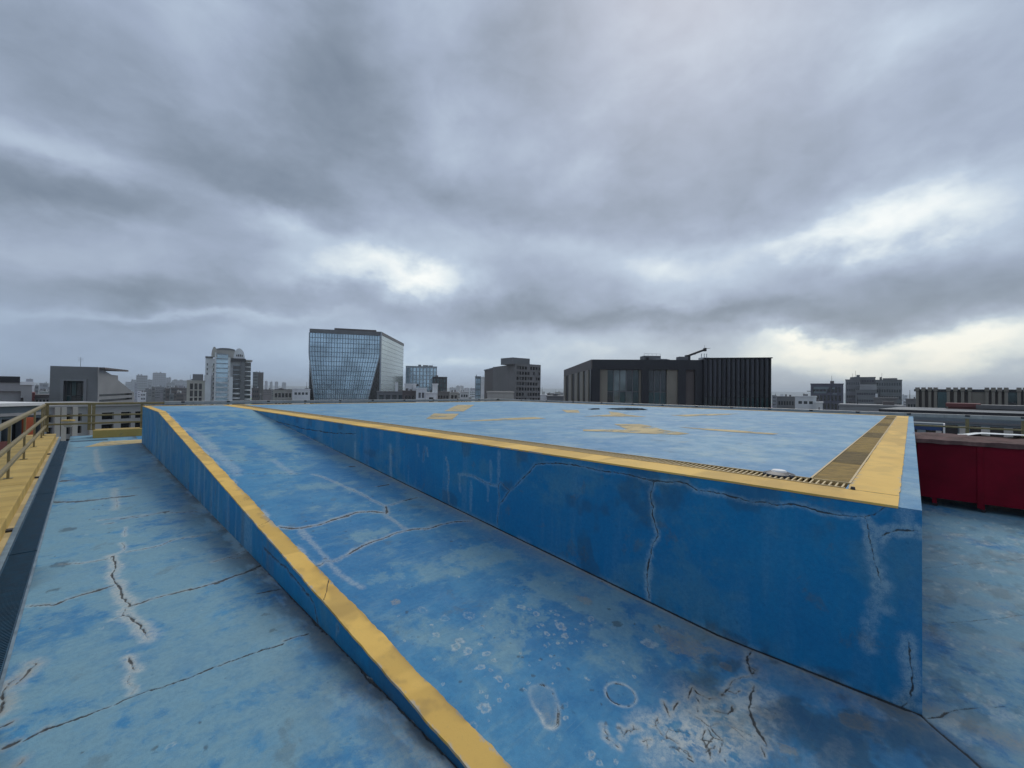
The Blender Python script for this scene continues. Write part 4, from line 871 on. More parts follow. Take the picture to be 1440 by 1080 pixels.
def band_wear(u, v):
    pe = .9 * sst(u, 1.25, 1.30) * sst(fbm(u * 11, v * 5, 91, 4), .50, .60) * sst(v, 4.0, 4.6) * sst(v, 6.2, 5.4)
    gr = .28 * sst(fbm(u * 5, v * 2.2, 92, 4), .56, .70)
    ck = np.zeros_like(u)
    for (a, b, c, d) in ((1.17, 2.90, 1.31, 3.16), (1.17, 4.45, 1.31, 4.55), (1.17, 6.3, 1.31, 6.32), (1.17, 5.2, 1.31, 5.3)):
        dd = seg_dist(u, v + .03 * (fbm(u * 20, v * 20, 93, 3) - .5), [(a, b), (c, d)])
        ck = np.maximum(ck, line(dd, .0035, .006))
    return pe, gr, ck

edge_band('yellow_edge', 1.305, XW - .006, .95, YB, .006, M['yellow'], ramp, 5, 'y', .012, lambda t: np.maximum(SLOPE * (t - YR0), 0), band_wear)
edge_band('yellow_edge', 1.305, XW - .010, YB, YP1, .006, M['yellow'], ramp, 6)
edge_band('yellow_edge', YP1 - .25, YP1 + .004, 1.31, XR, .006, M['yellow'], ramp, 7, 'x')

# ---- helipad
pad = thing('helipad', 'raised square blue helipad with yellow border and worn yellow markings on the roof', 'helipad', (0, 0, 0))
DX0, DX1 = 3.355, 3.545                # front drain
RY0, RY1 = .30, .50                   # right drain
deck = MB()
deck.quad((DX1, RY1, ZD), (XP, RY1, ZD), (XP, YP1, ZD), (DX1, YP1, ZD))
deck.quad((XR, YP0, ZD), (XP, YP0, ZD), (XP, RY0, ZD), (XR, RY0, ZD))
deck.quad((XR, RY0, ZD), (DX0, RY0, ZD), (DX0, YP1, ZD), (XR, YP1, ZD))
for (x0, x1, y0, y1) in ((DX0, DX1, RY0, YP1), (DX1, XP, RY0, RY1)):
    zb = ZD - .045
    deck.quad((x0, y0, zb), (x1, y0, zb), (x1, y1, zb), (x0, y1, zb))
deck_ob = deck.build('deck', M['deck'], pad)
walls = MB()
zb = ZD - .045
for p, q in (((DX0, RY0), (DX0, YP1)), ((DX1, YP1), (DX1, RY1)), ((DX1, RY1), (XP, RY1)), ((XP, RY0), (DX0, RY0))):
    walls.quad((p[0], p[1], zb), (q[0], q[1], zb), (q[0], q[1], ZD), (p[0], p[1], ZD))
walls.build('drain_wall', M['drain_bed'], pad)
MB().box(DX0 + .001, DX1 - .001, RY0 + .001, YP1 - .001, zb, zb + .004).build('drain_bed', M['drain_bed'], pad)
grid_object('front_wall', spaced(YP0, 13.2, .005, .0007), spaced(-.04, ZD, .005, 0),
            lambda u, v, s: np.stack([XR + s * .8 + .004 * (fbm(u * 2.3, v * 2.3, 77, 3) - .5) * sst(ZD - v, 0, .05), u, v], -1), f_wall, M['wall'], pad)
grid_object('right_wall', spaced(XR, XP, .02, .002), np.linspace(0, ZD, 24),
            lambda u, v, s: np.stack([u, YP0 - .05 * (1 - v / ZD) * 0 + 0 * u, v], -1), lambda u, v, s: f_side(u + 3, v / ZD, s), M['wall'], pad)
MB().quad((XP, YP0, 0), (XP, YP1, 0), (XP, YP1, ZD), (XP, YP0, ZD)).build('back_wall', M['wall'], pad)
MB().quad((XP, YP1, 0), (XR, YP1, 0), (XR, YP1, ZD), (XP, YP1, ZD)).build('left_wall', M['wall'], pad)

def pad_wear(u, v):
    pe = np.zeros_like(u); gr = np.zeros_like(u); ck = np.zeros_like(u)
    for x in (3.95, 4.6, 5.4, 6.6, 8.2, 10.):
        dd = np.abs(u - x + .02 * (fbm(u * 9, v * 9, 95, 3) - .5)) + np.where(v > RY0, 9, 0)
        ck = np.maximum(ck, line(dd, .004, .012))
    gr = .14 * sst(fbm(u * 3, v * 6, 96, 4), .52, .7)
    return pe, gr, ck

edge_band('yellow_border', DX0 - .012, XR - .004, .05, YP1 - .3, .005, M['yellow_pad'], pad, 11, 'y', .015, None, pad_wear)
edge_band('yellow_border', RY0 - .012, .05, DX0 - .012, XP - .3, .0055, M['yellow_pad'], pad, 12, 'x', .015, None, pad_wear)
edge_band('yellow_border', YP1 - .3, YP1 + .004, XR, XP - .3, .005, M['yellow_pad'], pad, 13, 'x', .05)
edge_band('yellow_border', XP - .3, XP + .004, .05, YP1, .0055, M['yellow_pad'], pad, 14, 'y', .05)

# the front drain: cream cross bars between two thin rims
for x in (DX0 - .012, DX1):
    MB().box(x, x + .012, RY0, YP1 - .3, ZD - .02, ZD + .010).build('drain_rim', M['bar_yellow'], pad)
bar = MB().box(0, DX1 - DX0, -.005, .005, -.028, 0).mesh('drain_bar')
pitch = .034
nb = int((YP1 - .4 - RY0) / pitch)
rest = MB()
for k in range(nb):
    y = RY0 + .02 + k * pitch
    if k < 240:
        o = link('drain_bar', bar, M['bar_yellow'], pad)
        o.location = (DX0, y, ZD + .004)
    else:
        rest.box(DX0, DX1, y - .005, y + .005, ZD - .024, ZD + .004)
tag(rest.build('drain_bar', M['bar_yellow'], pad), kind='stuff')
# the right drain: brown grating panels a metre long
for y in (RY0 - .012, RY1):
    MB().box(DX1, XP - .3, y, y + .012, ZD - .02, ZD + .010).build('drain_rim', M['bar_yellow'], pad)
gp = MB()
L = 1.0
for k in range(40):
    x = .012 + k * (L - .024) / 39
    gp.box(x - .004, x + .004, .002, RY1 - RY0 - .002, -.028, 0)
for y in (.002, .098, .19):
    gp.box(0, L - .006, y, y + .006, -.03, -.003)
gpm = gp.mesh('grating_panel'); gpm_old = gp.mesh('grating_panel')
for k in range(12):
    o = link('grating_panel', gpm_old if k % 3 == 1 else gpm, M['mesh_brown_old'] if k % 3 == 1 else M['mesh_brown'], pad)
    o.location = (DX1 + .02 + k * (L + .022), RY0, ZD + .005)
MB().tube((3.345, .262, ZD), (3.345, .262, ZD + .022), .014, .01, 10).build('corner_bolt', M['dark_metal'], pad)
for pl in MARKS:
    bm_ = MB(); bm_.quad(*[(x, y, ZD + .004) for x, y in pl])
    tag(bm_.build('deck_marking', M['yellow_floor'], pad), 'worn yellow landing mark painted on the blue deck')
for pl in PUDDLES:
    pb = MB(); pb.quad(*[(x, y, ZD + .003) for x, y in pl])
    tag(pb.build('puddle', M['water']), kind='structure')

lamp = thing('deck_light', 'low dark landing light with a pale cap beside the drain near the pad corner', 'light', (3.56, .70, ZD))
lb = MB()
lb.tube((0, 0, .0), (0, 0, .012), .105, .10, 20); lb.tube((0, 0, .012), (0, 0, .026), .095, .055, 20)
lb.build('base', M['dark_metal'], lamp)
for a in (0, 2.09, 4.18):
    MB().tube((.088 * math.cos(a), .088 * math.sin(a), .012), (.088 * math.cos(a), .088 * math.sin(a), .02), .006, .006, 6).build('bolt', M['steel'], lamp)
MB().tube((0, 0, .026), (0, 0, .036), .05, .042, 16).build('cap', M['white'], lamp)

# ---- grating along the passage
lg = thing('drain_grating', 'blue steel grating in long panels sunk beside the left kerb', 'grating', (GX0, 0, 0))
MB().box(0, GX1 - GX0, -9, 17.2, -.16, -.14).build('channel_bed', M['pit'], lg)
MB().box(-.006, 0, -9, 17.2, -.15, -.021).build('channel_wall', M['pit'], lg)
MB().box(GX1 - GX0, GX1 - GX0 + .006, -9, 17.2, -.15, -.021).build('channel_wall', M['pit'], lg)
gp = MB(); L = 1.05; W_ = GX1 - GX0
for k in range(42):
    y = .012 + k * (L - .03) / 41
    gp.box(.004, W_ - .006, y - .0045, y + .0045, -.03, 0)
for x in (.004, W_ - .014):
    gp.box(x, x + .008, 0, L - .008, -.032, .001)
gpm = gp.mesh('grating_panel')
for k in range(17):
    o = link('grating_panel', gpm, M['grate'], lg)
    o.location = (0, .55 + k * L - .6, -.001 - .002 * (k % 3))
MB().box(W_ + .02, 1.0, 17.25, 17.6, -.02, .004).build('cross_plate', M['grate'], lg)

# ---- kerbs
lk = thing('roof_kerb', 'low yellow concrete kerb under the left railing', 'kerb', (-.8, 0, 0))
y = -9.
k = 0
while y < 18.6:
    ln_ = 2.32
    b = MB().box(-.45, XK + .8, y + .003, min(y + ln_, 18.7) - .003, -.4, .15 - .002 * (k % 2))
    b.build('kerb_block', M['yellow_kerb'], lk, .012)
    y += ln_; k += 1
for y in (5.6, 7.2, 11., 14.5):
    MB().box(XK + .8, XK + .85, y, y + .09, .0, .022).build('outlet_lip', M['dark_metal'], lk)
fk = thing('roof_kerb', 'yellow kerb block closing the far end of the passage', 'kerb', (.2, YRAIL, 0))
MB().box(0, 6.2, -.3, .3, -.4, .24).build('kerb_block', M['yellow_kerb'], fk, .015)
MB().box(6.206, 17., -.3, .3, -.4, .24).build('kerb_block', M['yellow_kerb'], fk, .015)
rk = thing('roof_kerb', 'low concrete kerb under the railing behind the helipad', 'kerb', (XRAIL, 0, 0))
MB().box(-.2, .3, -9, 18.1, -.4, .15).build('kerb_block', M['yellow_kerb'], rk, .015)

# ---- railings
def railing(label, name_mat, a, b, ts, base, heights, prof, low_mat=None, cap=None):
    low_mat = low_mat or name_mat
    a = Vector((*a, 0)); b = Vector((*b, 0))
    t = thing('guard_railing', label, 'railing', a)
    d = (b - a).normalized(); L_ = (b - a).length
    n = Vector((d.y, -d.x, 0))
    for s in ts:
        p = d * s
        MB().bar(p + Vector((0, 0, base)), p + Vector((0, 0, heights[-1] - .02)), .075, .03, n).build('post', low_mat, t, .003)
        MB().box(p.x - .05, p.x + .05, p.y - .05, p.y + .05, base, base + .008).build('base_plate', low_mat, t)
        if cap:
            MB().box(p.x - .05, p.x + .05, p.y - .05, p.y + .05, heights[-1] + .0, heights[-1] + .055).build('clamp', M['dark_metal'], t, .01)
    for k, h in enumerate(heights):
        wd, ht = prof[k]
        nm = 'top_rail' if k == len(heights) - 1 else 'mid_rail'
        off = n * (.035 if k < len(heights) - 1 else 0)
        MB().bar(off + Vector((0, 0, h)), off + d * L_ + Vector((0, 0, h)), wd, ht).build(nm, name_mat if nm == 'top_rail' else low_mat, t, min(wd, ht) * .3)
    return t

XL = -.815
railing('cream three bar railing standing on the left yellow kerb', M['rail'], (XL, -9), (XL, YRAIL - .05),
        [.97 + 2.37 * k for k in range(6)] + [16.85, 19.25, 21.67, 23.98, 26.39, 27.2], .15, (.41, .69, 1.03), ((.05, .055), (.05, .055), (.07, .065)))
railing('cream railing across the far end of the passage by the grey building', M['rail'], (XL, YRAIL), (1.9, YRAIL),
        [.05, .93, 1.02, 2.15], .24, (.45, .70, 1.06), ((.05, .055), (.05, .055), (.07, .07)))
railing('long grey railing seen over the left edge of the helipad', M['rail_far'], (1.9, YRAIL), (XRAIL, YRAIL),
        [.5, 1.84, 3.18, 4.57, 6.05, 7.6, 9.3, 11.07, 12.7, 14.3, 15.8], .24, (.45, .75, 1.06), ((.04, .05), (.04, .05), (.08, .12)), M['rail'], cap=True)
railing('grey railing behind the helipad running right past the maroon bin', M['rail_far'], (XRAIL, YRAIL), (XRAIL, -9),
        [.1, 2., 3.9, 5.7, 7.4, 9.06, 10.5, 11.96, 13.3, 14.6, 15.87, 17.13, 18.35, 19.57, 20.6, 22., 23.3], .15, (.45, .75, 1.06), ((.04, .05), (.04, .05), (.08, .12)), M['rail'], cap=True)

# ---- maroon cabinet on legs with castors
cb = thing('maroon_cabinet', 'long maroon sheet metal cabinet on short legs beside the helipad corner', 'cabinet', (8.88, 0, 0))
cz0, cz1 = .125, .955
y = -.06
pw = .645
for k in range(5):
    b = MB().box(0, .035, y - pw + .004, y - .004, cz0, cz1)
    b.build('front_panel', M['maroon'], cb, .006)
    MB().box(-.012, .0, y - pw - .03, y - pw + .03, .06, cz1 - .01).build('seam_post', M['maroon'], cb, .004)
    y -= pw
MB().box(.035, 1.25, y, -.06, cz0, cz1).build('body', M['maroon'], cb, .01)
for k in range(6):
    yy = -.06 - .03 - k * pw * .985 if k else -.25
    for xx in (.04, 1.15):
        lg_ = MB().box(xx - .02, xx + .02, yy - .025, yy + .025, .045, cz0).build('leg', M['maroon'], cb)
        MB().tube((xx - .012, yy - .012, .03), (xx + .012, yy - .012, .03), .03, .03, 12).build('castor', M['black'], lg_)
# sagging tarpaulin over the top
us = np.linspace(-.035, 1.27, 40); vs_ = np.linspace(-3.42, -.02, 130)
U, V = np.meshgrid(us, vs_)
fold = .055 * (np.abs(fbm(U * 1.6 + V * .9, V * 1.5, 101, 4) - .5) * 2) + .025 * fbm(U * 5, V * 7, 102, 3)
Z = cz1 + .018 + fold + .055 * np.sin(np.clip((U + .03) / 1.3, 0, 1) * math.pi)
Z = np.where(U < -.01, cz1 - .022 + .016 * fbm(U * 2, V * 9, 103, 3), Z)
co = np.stack([U.ravel() , V.ravel(), Z.ravel()], -1)
i = np.arange(U.size).reshape(U.shape)
q = np.stack([i[:-1, :-1], i[:-1, 1:], i[1:, 1:], i[1:, :-1]], -1).reshape(-1, 4)
me = bpy.data.meshes.new('tarpaulin'); me.from_pydata(co.tolist(), [], q.tolist())
tp = link('tarpaulin', me, M['tarp']); tp.location = (8.88, 0, 0)
tag(tp, 'dusty rose brown tarpaulin sagging over the maroon cabinet', 'tarpaulin')
sm_ = tp.modifiers.new('thick', 'SOLIDIFY'); sm_.thickness = .004
us = np.linspace(0, .6, 26); vs_ = np.linspace(-3.4, -.55, 90)
U, V = np.meshgrid(us, vs_)
Z = 1.078 + .03 * fbm(U * 3 + V, V * 2.4, 111, 4) - .03 * U - .05 * sst(V, -.8, -.55)
co = np.stack([U.ravel(), V.ravel(), Z.ravel()], -1)
i = np.arange(U.size).reshape(U.shape)
q = np.stack([i[:-1, :-1], i[:-1, 1:], i[1:, 1:], i[1:, :-1]], -1).reshape(-1, 4)
me = bpy.data.meshes.new('plastic_sheet'); me.from_pydata(co.tolist(), [], q.tolist())
ps = link('plastic_sheet', me, M['white_sheet']); ps.location = (9.45, 0, 0)
tag(ps, 'shiny white plastic sheet lying on the tarpaulin of the maroon cabinet', 'plastic sheet')
sm_ = ps.modifiers.new('thick', 'SOLIDIFY'); sm_.thickness = .004
HAZE = 2.2e-4

# ------------------------------------------------------------------ the city around
G = -38.                               # street level

def gp_(px, dist):
    """point of the street plan: seen at column px, so many metres away"""
    d = ray(px, 552)
    k = dist / math.hypot(d.x, d.y)
    return Vector((d.x * k, d.y * k, 0))

def hz(px, py, dist):
    d = ray(px, py)
    return EYE + d.z / math.hypot(d.x, d.y) * dist

class Wall:
    """a vertical facade plane between two plan points; u runs from a to b in metres"""
    def __init__(s, a, b):
        s.a = Vector((a.x, a.y, 0)); s.b = Vector((b.x, b.y, 0))
        s.L = (s.b - s.a).length
        s.d = (s.b - s.a) / s.L
        s.n = Vector((s.d.y, -s.d.x, 0))
        if s.n.dot(-s.a) < 0: s.n = -s.n           # towards the roof we stand on

    def uz(s, px, py):
        r = ray(px, py)
        den = r.dot(s.n)
        k = s.a.dot(s.n) / den
        p = r * k
        return (Vector((p.x, p.y, 0)) - s.a).dot(s.d), EYE + p.z

    def p(s, u, z, out=0.):
        q = s.a + s.d * u + s.n * out
        return (q.x, q.y, z)

    def slab(s, mb, u0, u1, z0, z1, o0, o1):
        """box on the facade from o0 to o1 metres in front of the plane"""
        i = len(mb.v)
        mb.v += [s.p(u0, z0, o0), s.p(u1, z0, o0), s.p(u1, z0, o1), s.p(u0, z0, o1), s.p(u0, z1, o0), s.p(u1, z1, o0), s.p(u1, z1, o1), s.p(u0, z1, o1)]
        for f in ((0, 3, 2, 1), (4, 5, 6, 7), (0, 1, 5, 4), (1, 2, 6, 5), (2, 3, 7, 6), (3, 0, 4, 7)):
            mb.f.append(tuple(i + k for k in f))
        return mb

    def holed(s, mb, z0, z1, holes, depth, u0=0., u1=None):
        """wall sheet with openings and reveals"""
        u1 = s.L if u1 is None else u1
        us = sorted({u0, u1, *[h[0] for h in holes], *[h[1] for h in holes]})
        zs = sorted({z0, z1, *[h[2] for h in holes], *[h[3] for h in holes]})
        for i in range(len(us) - 1):
            for j in range(len(zs) - 1):
                uc, zc = (us[i] + us[i + 1]) / 2, (zs[j] + zs[j + 1]) / 2
                if any(h[0] < uc < h[1] and h[2] < zc < h[3] for h in holes): continue
                mb.quad(s.p(us[i], zs[j]), s.p(us[i + 1], zs[j]), s.p(us[i + 1], zs[j + 1]), s.p(us[i], zs[j + 1]))
        for a, b, c, d in holes:
            for (p, q) in (((a, c), (b, c)), ((b, c), (b, d)), ((b, d), (a, d)), ((a, d), (a, c))):
                mb.quad(s.p(*p), s.p(*q), s.p(*q, -depth), s.p(*p, -depth))
        return mb

    def panes(s, holes, depth, mat, root, name='window', sill=None):
        """one pane object per opening, inset, with a light frame bar in it"""
        for a, b, c, d in holes:
            o = s.slab(MB(), a - .02, b + .02, c - .02, d + .02, -depth - .06, -depth).build(name, mat, root)
        return

def root_of(name, label, cat, pt, group=None):
    t = thing(name, label, cat, (pt.x, pt.y, G), 0, group)
    t_inv = Matrix.Translation((-pt.x, -pt.y, -G))
    t['_o'] = 1
    del t['_o']
    return t

def adopt(root):
    """facade parts are modelled in world metres: hang them on the base without moving them"""
    for c in list(root.children):
        if not c.get('_done'):
            c.matrix_parent_inverse = Matrix.Translation(-root.location)
            c['_done'] = 1
    for c in root.children:
        del c['_done']

M['b_grey'] = plain('grey_panel_facade', (.165, .175, .18), .6, 0, .10, .25, 0, .15)
M['b_grey_side'] = plain('grey_facade_panels', (.19, .20, .205), .6, 0, .10, .25, 0, .1)
M['b_lilac'] = plain('lilac_grey_facade', (.30, .30, .30), .7, 0, .08, .2, 0, .2)
M['b_violet'] = plain('violet_grey_screen', (.07, .07, .10), .5, 0, .1, .3)
M['b_bluegrey'] = plain('blue_grey_parapet', (.15, .185, .205), .7, 0, .14, .3, 0, .3)
M['b_white'] = plain('off_white_facade', (.68, .69, .69), .7, 0, .08, .15, 0, .25)
M['b_cream'] = plain('cream_render', (.42, .40, .36), .7, 0, .08, .2, 0, .25)
M['b_beige'] = plain('beige_stone', (.21, .19, .155), .6, 0, .1, .3, 0, .2)
M['b_brown'] = plain('brown_facade', (.10, .085, .08), .6, 0, .15, .2, 0, .2)
M['b_concrete'] = plain('raw_concrete', (.17, .165, .16), .8, 0, .12, .2, 0, .35)
M['b_dark'] = plain('black_panel', (.012, .014, .019), .35, 0, .2, .2)
M['b_mid'] = plain('mid_grey_facade', (.15, .155, .16), .7, 0, .1, .1, 0, .2)
M['b_redbrick'] = plain('red_brown_render', (.17, .055, .05), .7, 0, .12, .3, 0, .2)
M['b_blue'] = plain('blue_awning_cloth', (.012, .05, .16), .55, 0, .15, .6)
M['b_orange'] = plain('orange_cloth', (.35, .07, .02), .7, 0, .2, .6)
M['roof'] = plain('roof_gravel', (.12, .12, .12), .9)
M['glass_dark'] = glass('dark_glass', (.03, .042, .048), .08)
M['glass_black'] = glass('black_tinted_glass', (.006, .008, .011), .16, .3)
M['glass_teal'] = glass('teal_glass', (.02, .06, .065), .12)
M['glass_blue'] = glass('blue_curtain_glass', (.46, .62, .72), .10, .22, .12, .66)
M['glass_mid'] = glass('grey_reflecting_glass', (.16, .19, .19), .08, .3, .4, .35)
M['glass_side'] = glass('pale_green_glass', (.38, .44, .43), .12, .12, .05, .6)
M['mull'] = plain('aluminium_mullion', (.30, .34, .37), .4, .4, .1, .3)
M['mull_dark'] = plain('dark_mullion', (.12, .15, .18), .4, .3)
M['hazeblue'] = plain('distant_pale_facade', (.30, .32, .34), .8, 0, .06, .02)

city_ground = MB()
n = 24
city_ground.v = [(0, 0, G)] + [(9000 * math.cos(2 * math.pi * k / n), 9000 * math.sin(2 * math.pi * k / n), G) for k in range(n)]
city_ground.f = [(0, 1 + k, 1 + (k + 1) % n) for k in range(n)]
mt, t, bs = material('city_ground')
co = t.n('ShaderNodeTexCoord').outputs['Object']
vor = t.n('ShaderNodeTexVoronoi'); t.put(vor.inputs['Vector'], co); vor.inputs['Scale'].default_value = .03
t.put(bs.inputs['Base Color'], t.mix(t.ss(t.noise(co, .02, 4, .6), .45, .6), t.mix(.5, vor.outputs['Color'], (.12, .12, .12), 'MULTIPLY'), (.05, .07, .04)))
bs.inputs['Roughness'].default_value = .9
tag(city_ground.build('city_ground', mt), kind='structure')

# low hills on the skyline
hl = MB()
n = 120
for k in range(n):
    a0, a1 = 2 * math.pi * k / n, 2 * math.pi * (k + 1) / n
    h0 = 40 + 55 * float(fbm(np.array([math.cos(a0) * 4]), np.array([math.sin(a0) * 4]), 5, 4)[0])
    h1 = 40 + 55 * float(fbm(np.array([math.cos(a1) * 4]), np.array([math.sin(a1) * 4]), 5, 4)[0])
    r0, r1 = 5200, 7000
    hl.quad((r0 * math.cos(a0), r0 * math.sin(a0), G), (r0 * math.cos(a1), r0 * math.sin(a1), G), (r1 * math.cos(a1), r1 * math.sin(a1), G + h1), (r1 * math.cos(a0), r1 * math.sin(a0), G + h0))
tag(hl.build('hills', plain('wooded_hills', (.05, .07, .05), .9, 0, .3, .004), smooth=True), kind='structure')

def body(w0, depth, z0, z1, side_a=True):
    """closed box behind a facade, a hand's breadth behind the wall sheet"""
    mb = MB()
    return w0.slab(mb, .02, w0.L - .02, z0, z1, -depth, -.45)

# -- far left: lilac building with a violet screen
W1 = Wall(gp_(-60, 74), gp_(45, 74))
t1 = root_of('office_building', 'low lilac grey building with a stepped violet screen at the far left edge', 'building', W1.a)
zt = hz(20, 538, 74)
u1, _ = W1.uz(29, 560)
_, zv = W1.uz(10, 550); ux, zw = W1.uz(33, 559.5)
holes = [(0.3, u1, G + 6, zv), (u1, ux, G + 6, zw)]
W1.holed(MB(), G, zt, holes, .5).build('wall', M['b_lilac'], t1)
for h in holes: W1.slab(MB(), *h[:2], *h[2:], -.62, -.5).build('screen', M['b_violet'], t1)
body(W1, 16, G, zt - .3).build('core', M['b_lilac'], t1)
b = MB(); W1.slab(b, -.2, W1.uz(28, 540)[0], zt, zt + .7, -12, .15); b.build('roof_edge', M['b_dark'], t1)
b = MB(); W1.slab(b, W1.uz(28, 540)[0], W1.L + .1, zt - .25, zt + .12, -12, .12); b.build('coping', M['b_white'], t1)
adopt(t1)

# -- red roofed low house between the two
W2 = Wall(gp_(40, 116), gp_(74, 116))
t2 = root_of('house', 'low house with a red end and dark roof left of the grey portal building', 'house', W2.a)
zt = W2.uz(55, 559)[1]; ze = W2.uz(55, 552)[1]
holes = []
for k in range(4):
    u0 = W2.uz(50.5 + k * 5, 560)[0]; u_1 = W2.uz(53.5 + k * 5, 560)[0]
    for fl in range(4):
        z1 = W2.uz(55, 562)[1] - fl * 3.4
        holes.append((u0, u_1, z1 - 1.5, z1))
W2.holed(MB(), G, zt, holes, .25).build('wall', M['b_lilac'], t2)
W2.panes(holes, .25, M['glass_dark'], t2)
body(W2, 10, G, zt - .1).build('core', M['b_lilac'], t2)
rf = MB(); W2.slab(rf, 0, W2.L, zt, ze - .4, -10, .3); rf.build('roof', M['b_brown'], t2)
rf = MB(); W2.slab(rf, -.1, W2.uz(49, 555)[0], zt - .6, ze, -9, .55); rf.build('gable', M['b_redbrick'], t2)
adopt(t2)

# -- grey panelled building with the dark portal
A, B, C_ = gp_(69.5, 92), gp_(137.5, 90), gp_(188.5, 108)
W3 = Wall(A, B); W4 = Wall(B, C_)
t3 = root_of('office_building', 'grey panelled building with a tall dark glass portal and a sloping right side', 'building', A)
zt = hz(100, 515.2, 91)
p0 = W3.uz(89.8, 536)[0]; p1 = W3.uz(118, 536)[0]; pz = W3.uz(104, 535.6)[1]
por = [(p0, p1, G + 22, pz)]
W3.holed(MB(), G, zt, por, .8).build('wall', M['b_grey'], t3)
fr = MB(); W3.slab(fr, p0 - .35, p0, G + 22, pz, -.8, .12); W3.slab(fr, p1, p1 + .35, G + 22, pz, -.8, .12); W3.slab(fr, p0 - .35, p1 + .35, pz, pz + .3, -.8, .12)
fr.build('portal_frame', M['b_grey_side'], t3)
wd = (p1 - p0) / 4
zz = pz
while zz > G + 24:
    for k in range(4):
        W3.slab(MB(), p0 + k * wd + .03, p0 + (k + 1) * wd - .03, zz - 2.2, zz - .06, -.92, -.8).build('pane', M['glass_dark'] if (k + int(zz)) % 3 else M['glass_teal'], t3)
    zz -= 2.26
# thin joints between the facade panels: raised courses
for k in range(1, 9):
    z = zt - k * .95
    b = MB(); u_e = p0 - .36 if z < pz + .3 else W3.L
    W3.slab(b, 0, u_e, z, z + .035, 0, .03)
    if u_e < W3.L: W3.slab(b, p1 + .36, W3.L, z, z + .035, 0, .03)
    b.build('panel_course', M['b_grey_side'], t3)
# sloped right side
def side_poly(pts, out):
    return [W4.p(*W4.uz(px, py), out) for px, py in pts]
b = MB(); q = side_poly([(137.5, 516), (139, 516.6), (157, 527), (166, 528), (166.2, 534.5), (188.4, 552.5)], 0)
zlo1, zhi1 = W4.uz(160, 556.6)[1], W4.uz(160, 553.8)[1]
zlo2, zhi2 = W4.uz(160, 564)[1], W4.uz(160, 560.8)[1]
top = q[::-1]
b.quad(*([W4.p(0, zhi1 + .02), W4.p(W4.L, zhi1 + .02)] + top)); b.build('side_wall', M['b_grey_side'], t3)
ua = W4.uz(139.5, 555)[0]; ub = W4.uz(186, 555)[0]
holes = [(ua, ub, zlo1, zhi1), (ua, ub, zlo2, zhi2)]
z = zlo2 - 1.6
while z > G + 6:
    holes.append((ua, W4.uz(158, 580)[0], z - 1.2, z)); holes.append((W4.uz(167, 580)[0], ub, z - 1.2, z)); z -= 2.6
W4.holed(MB(), G, zhi1 + .02, holes, .5).build('side_wall', M['b_grey_side'], t3)
W4.panes(holes, .5, M['glass_black'], t3, 'ribbon_window')
back = [A, B, C_, C_ * 1.12, A * 1.2]
ins = [A + (C_ - A) * .03 - W3.n * 1.2, B - W3.n * 1.2 - W4.n * 1.2 , C_ - W4.n * 1.2, back[3], back[4]]
b = MB(); b.prism([(p.x, p.y) for p in ins], G, [zt - .05, zt - .05, W4.uz(188, 553)[1], W4.uz(188, 553)[1], zt - .05]); b.build('core', M['b_grey'], t3)
c0 = B - W4.n * 1.0 + W4.d * .6
zc = W4.uz(150, 519)[1]
mbc = MB(); W4.slab(mbc, W4.uz(140, 518)[0], W4.uz(174.5, 518)[0], zc - .12, zc + .16, -3.2, .6); mbc.build('roof_canopy', M['b_brown'], t3)
for px in (150, 155):
    mbc = MB(); u = W4.uz(px, 520)[0]; W4.slab(mbc, u - .12, u + .12, zc - 2.4, zc - .12, -1.6, -1.3); mbc.build('canopy_post', M['dark_metal'], t3)
adopt(t3)
an = thing('roof_aerial', 'thin aerial standing on the flat roof of the grey portal building', 'aerial', tuple((A * .6 + B * .4) - W3.n * 3)[:2] + (zt,))
MB().tube((0, 0, -.3), (0, 0, 1.6), .03, .02, 6).build('mast', M['dark_metal'], an)
for k in range(3): MB().tube((-.3, 0, 1.0 + k * .22), (.3, 0, 1.0 + k * .22), .012, .012, 5).build('rod', M['dark_metal'], an)

# -- neighbour just below the left railing
W5 = Wall(gp_(-140, 31), gp_(62, 34)); 
t5 = root_of('office_building', 'blue grey neighbouring building with a white roof edge below the left railing', 'building', W5.a)
zt = W5.uz(20, 571)[1]; zb = W5.uz(20, 589)[1]
holes = []
z = zb
uL = [(W5.uz(a, 600)[0], W5.uz(b_, 600)[0]) for a, b_ in ((-110, -85), (-75, -45), (-34, -8), (2, 13), (17, 32), (38, 46), (50, 57))]
while z > G + 4:
    holes += [(a, b_, z - 2.1, z) for a, b_ in uL]; z -= 3.5
W5.holed(MB(), G, zt - .0, holes, .4).build('wall', M['b_bluegrey'], t5)
W5.panes(holes, .4, M['glass_black'], t5)
body(W5, 14, G, zt - .2).build('core', M['b_bluegrey'], t5)
b = MB(); W5.slab(b, -.3, W5.L + .1, zt, zt + .16, -14, .25); b.build('coping', M['white'], t5)
b = MB(); W5.slab(b, 0, W5.L, zb + .15, zb + .3, 0, .12); b.build('string_course', M['b_lilac'], t5)
b = MB(); W5.slab(b, uL[4][0] + .35, uL[4][1] + .25, zb - 1.5, zb + .05, .06, .3); b.build('awning', M['b_orange'], t5)
b = MB(); W5.slab(b, uL[3][0] - .25, uL[3][0] + .25, zb - 2.8, zb - 1.1, .06, .2); b.build('red_panel', M['b_redbrick'], t5)
adopt(t5)

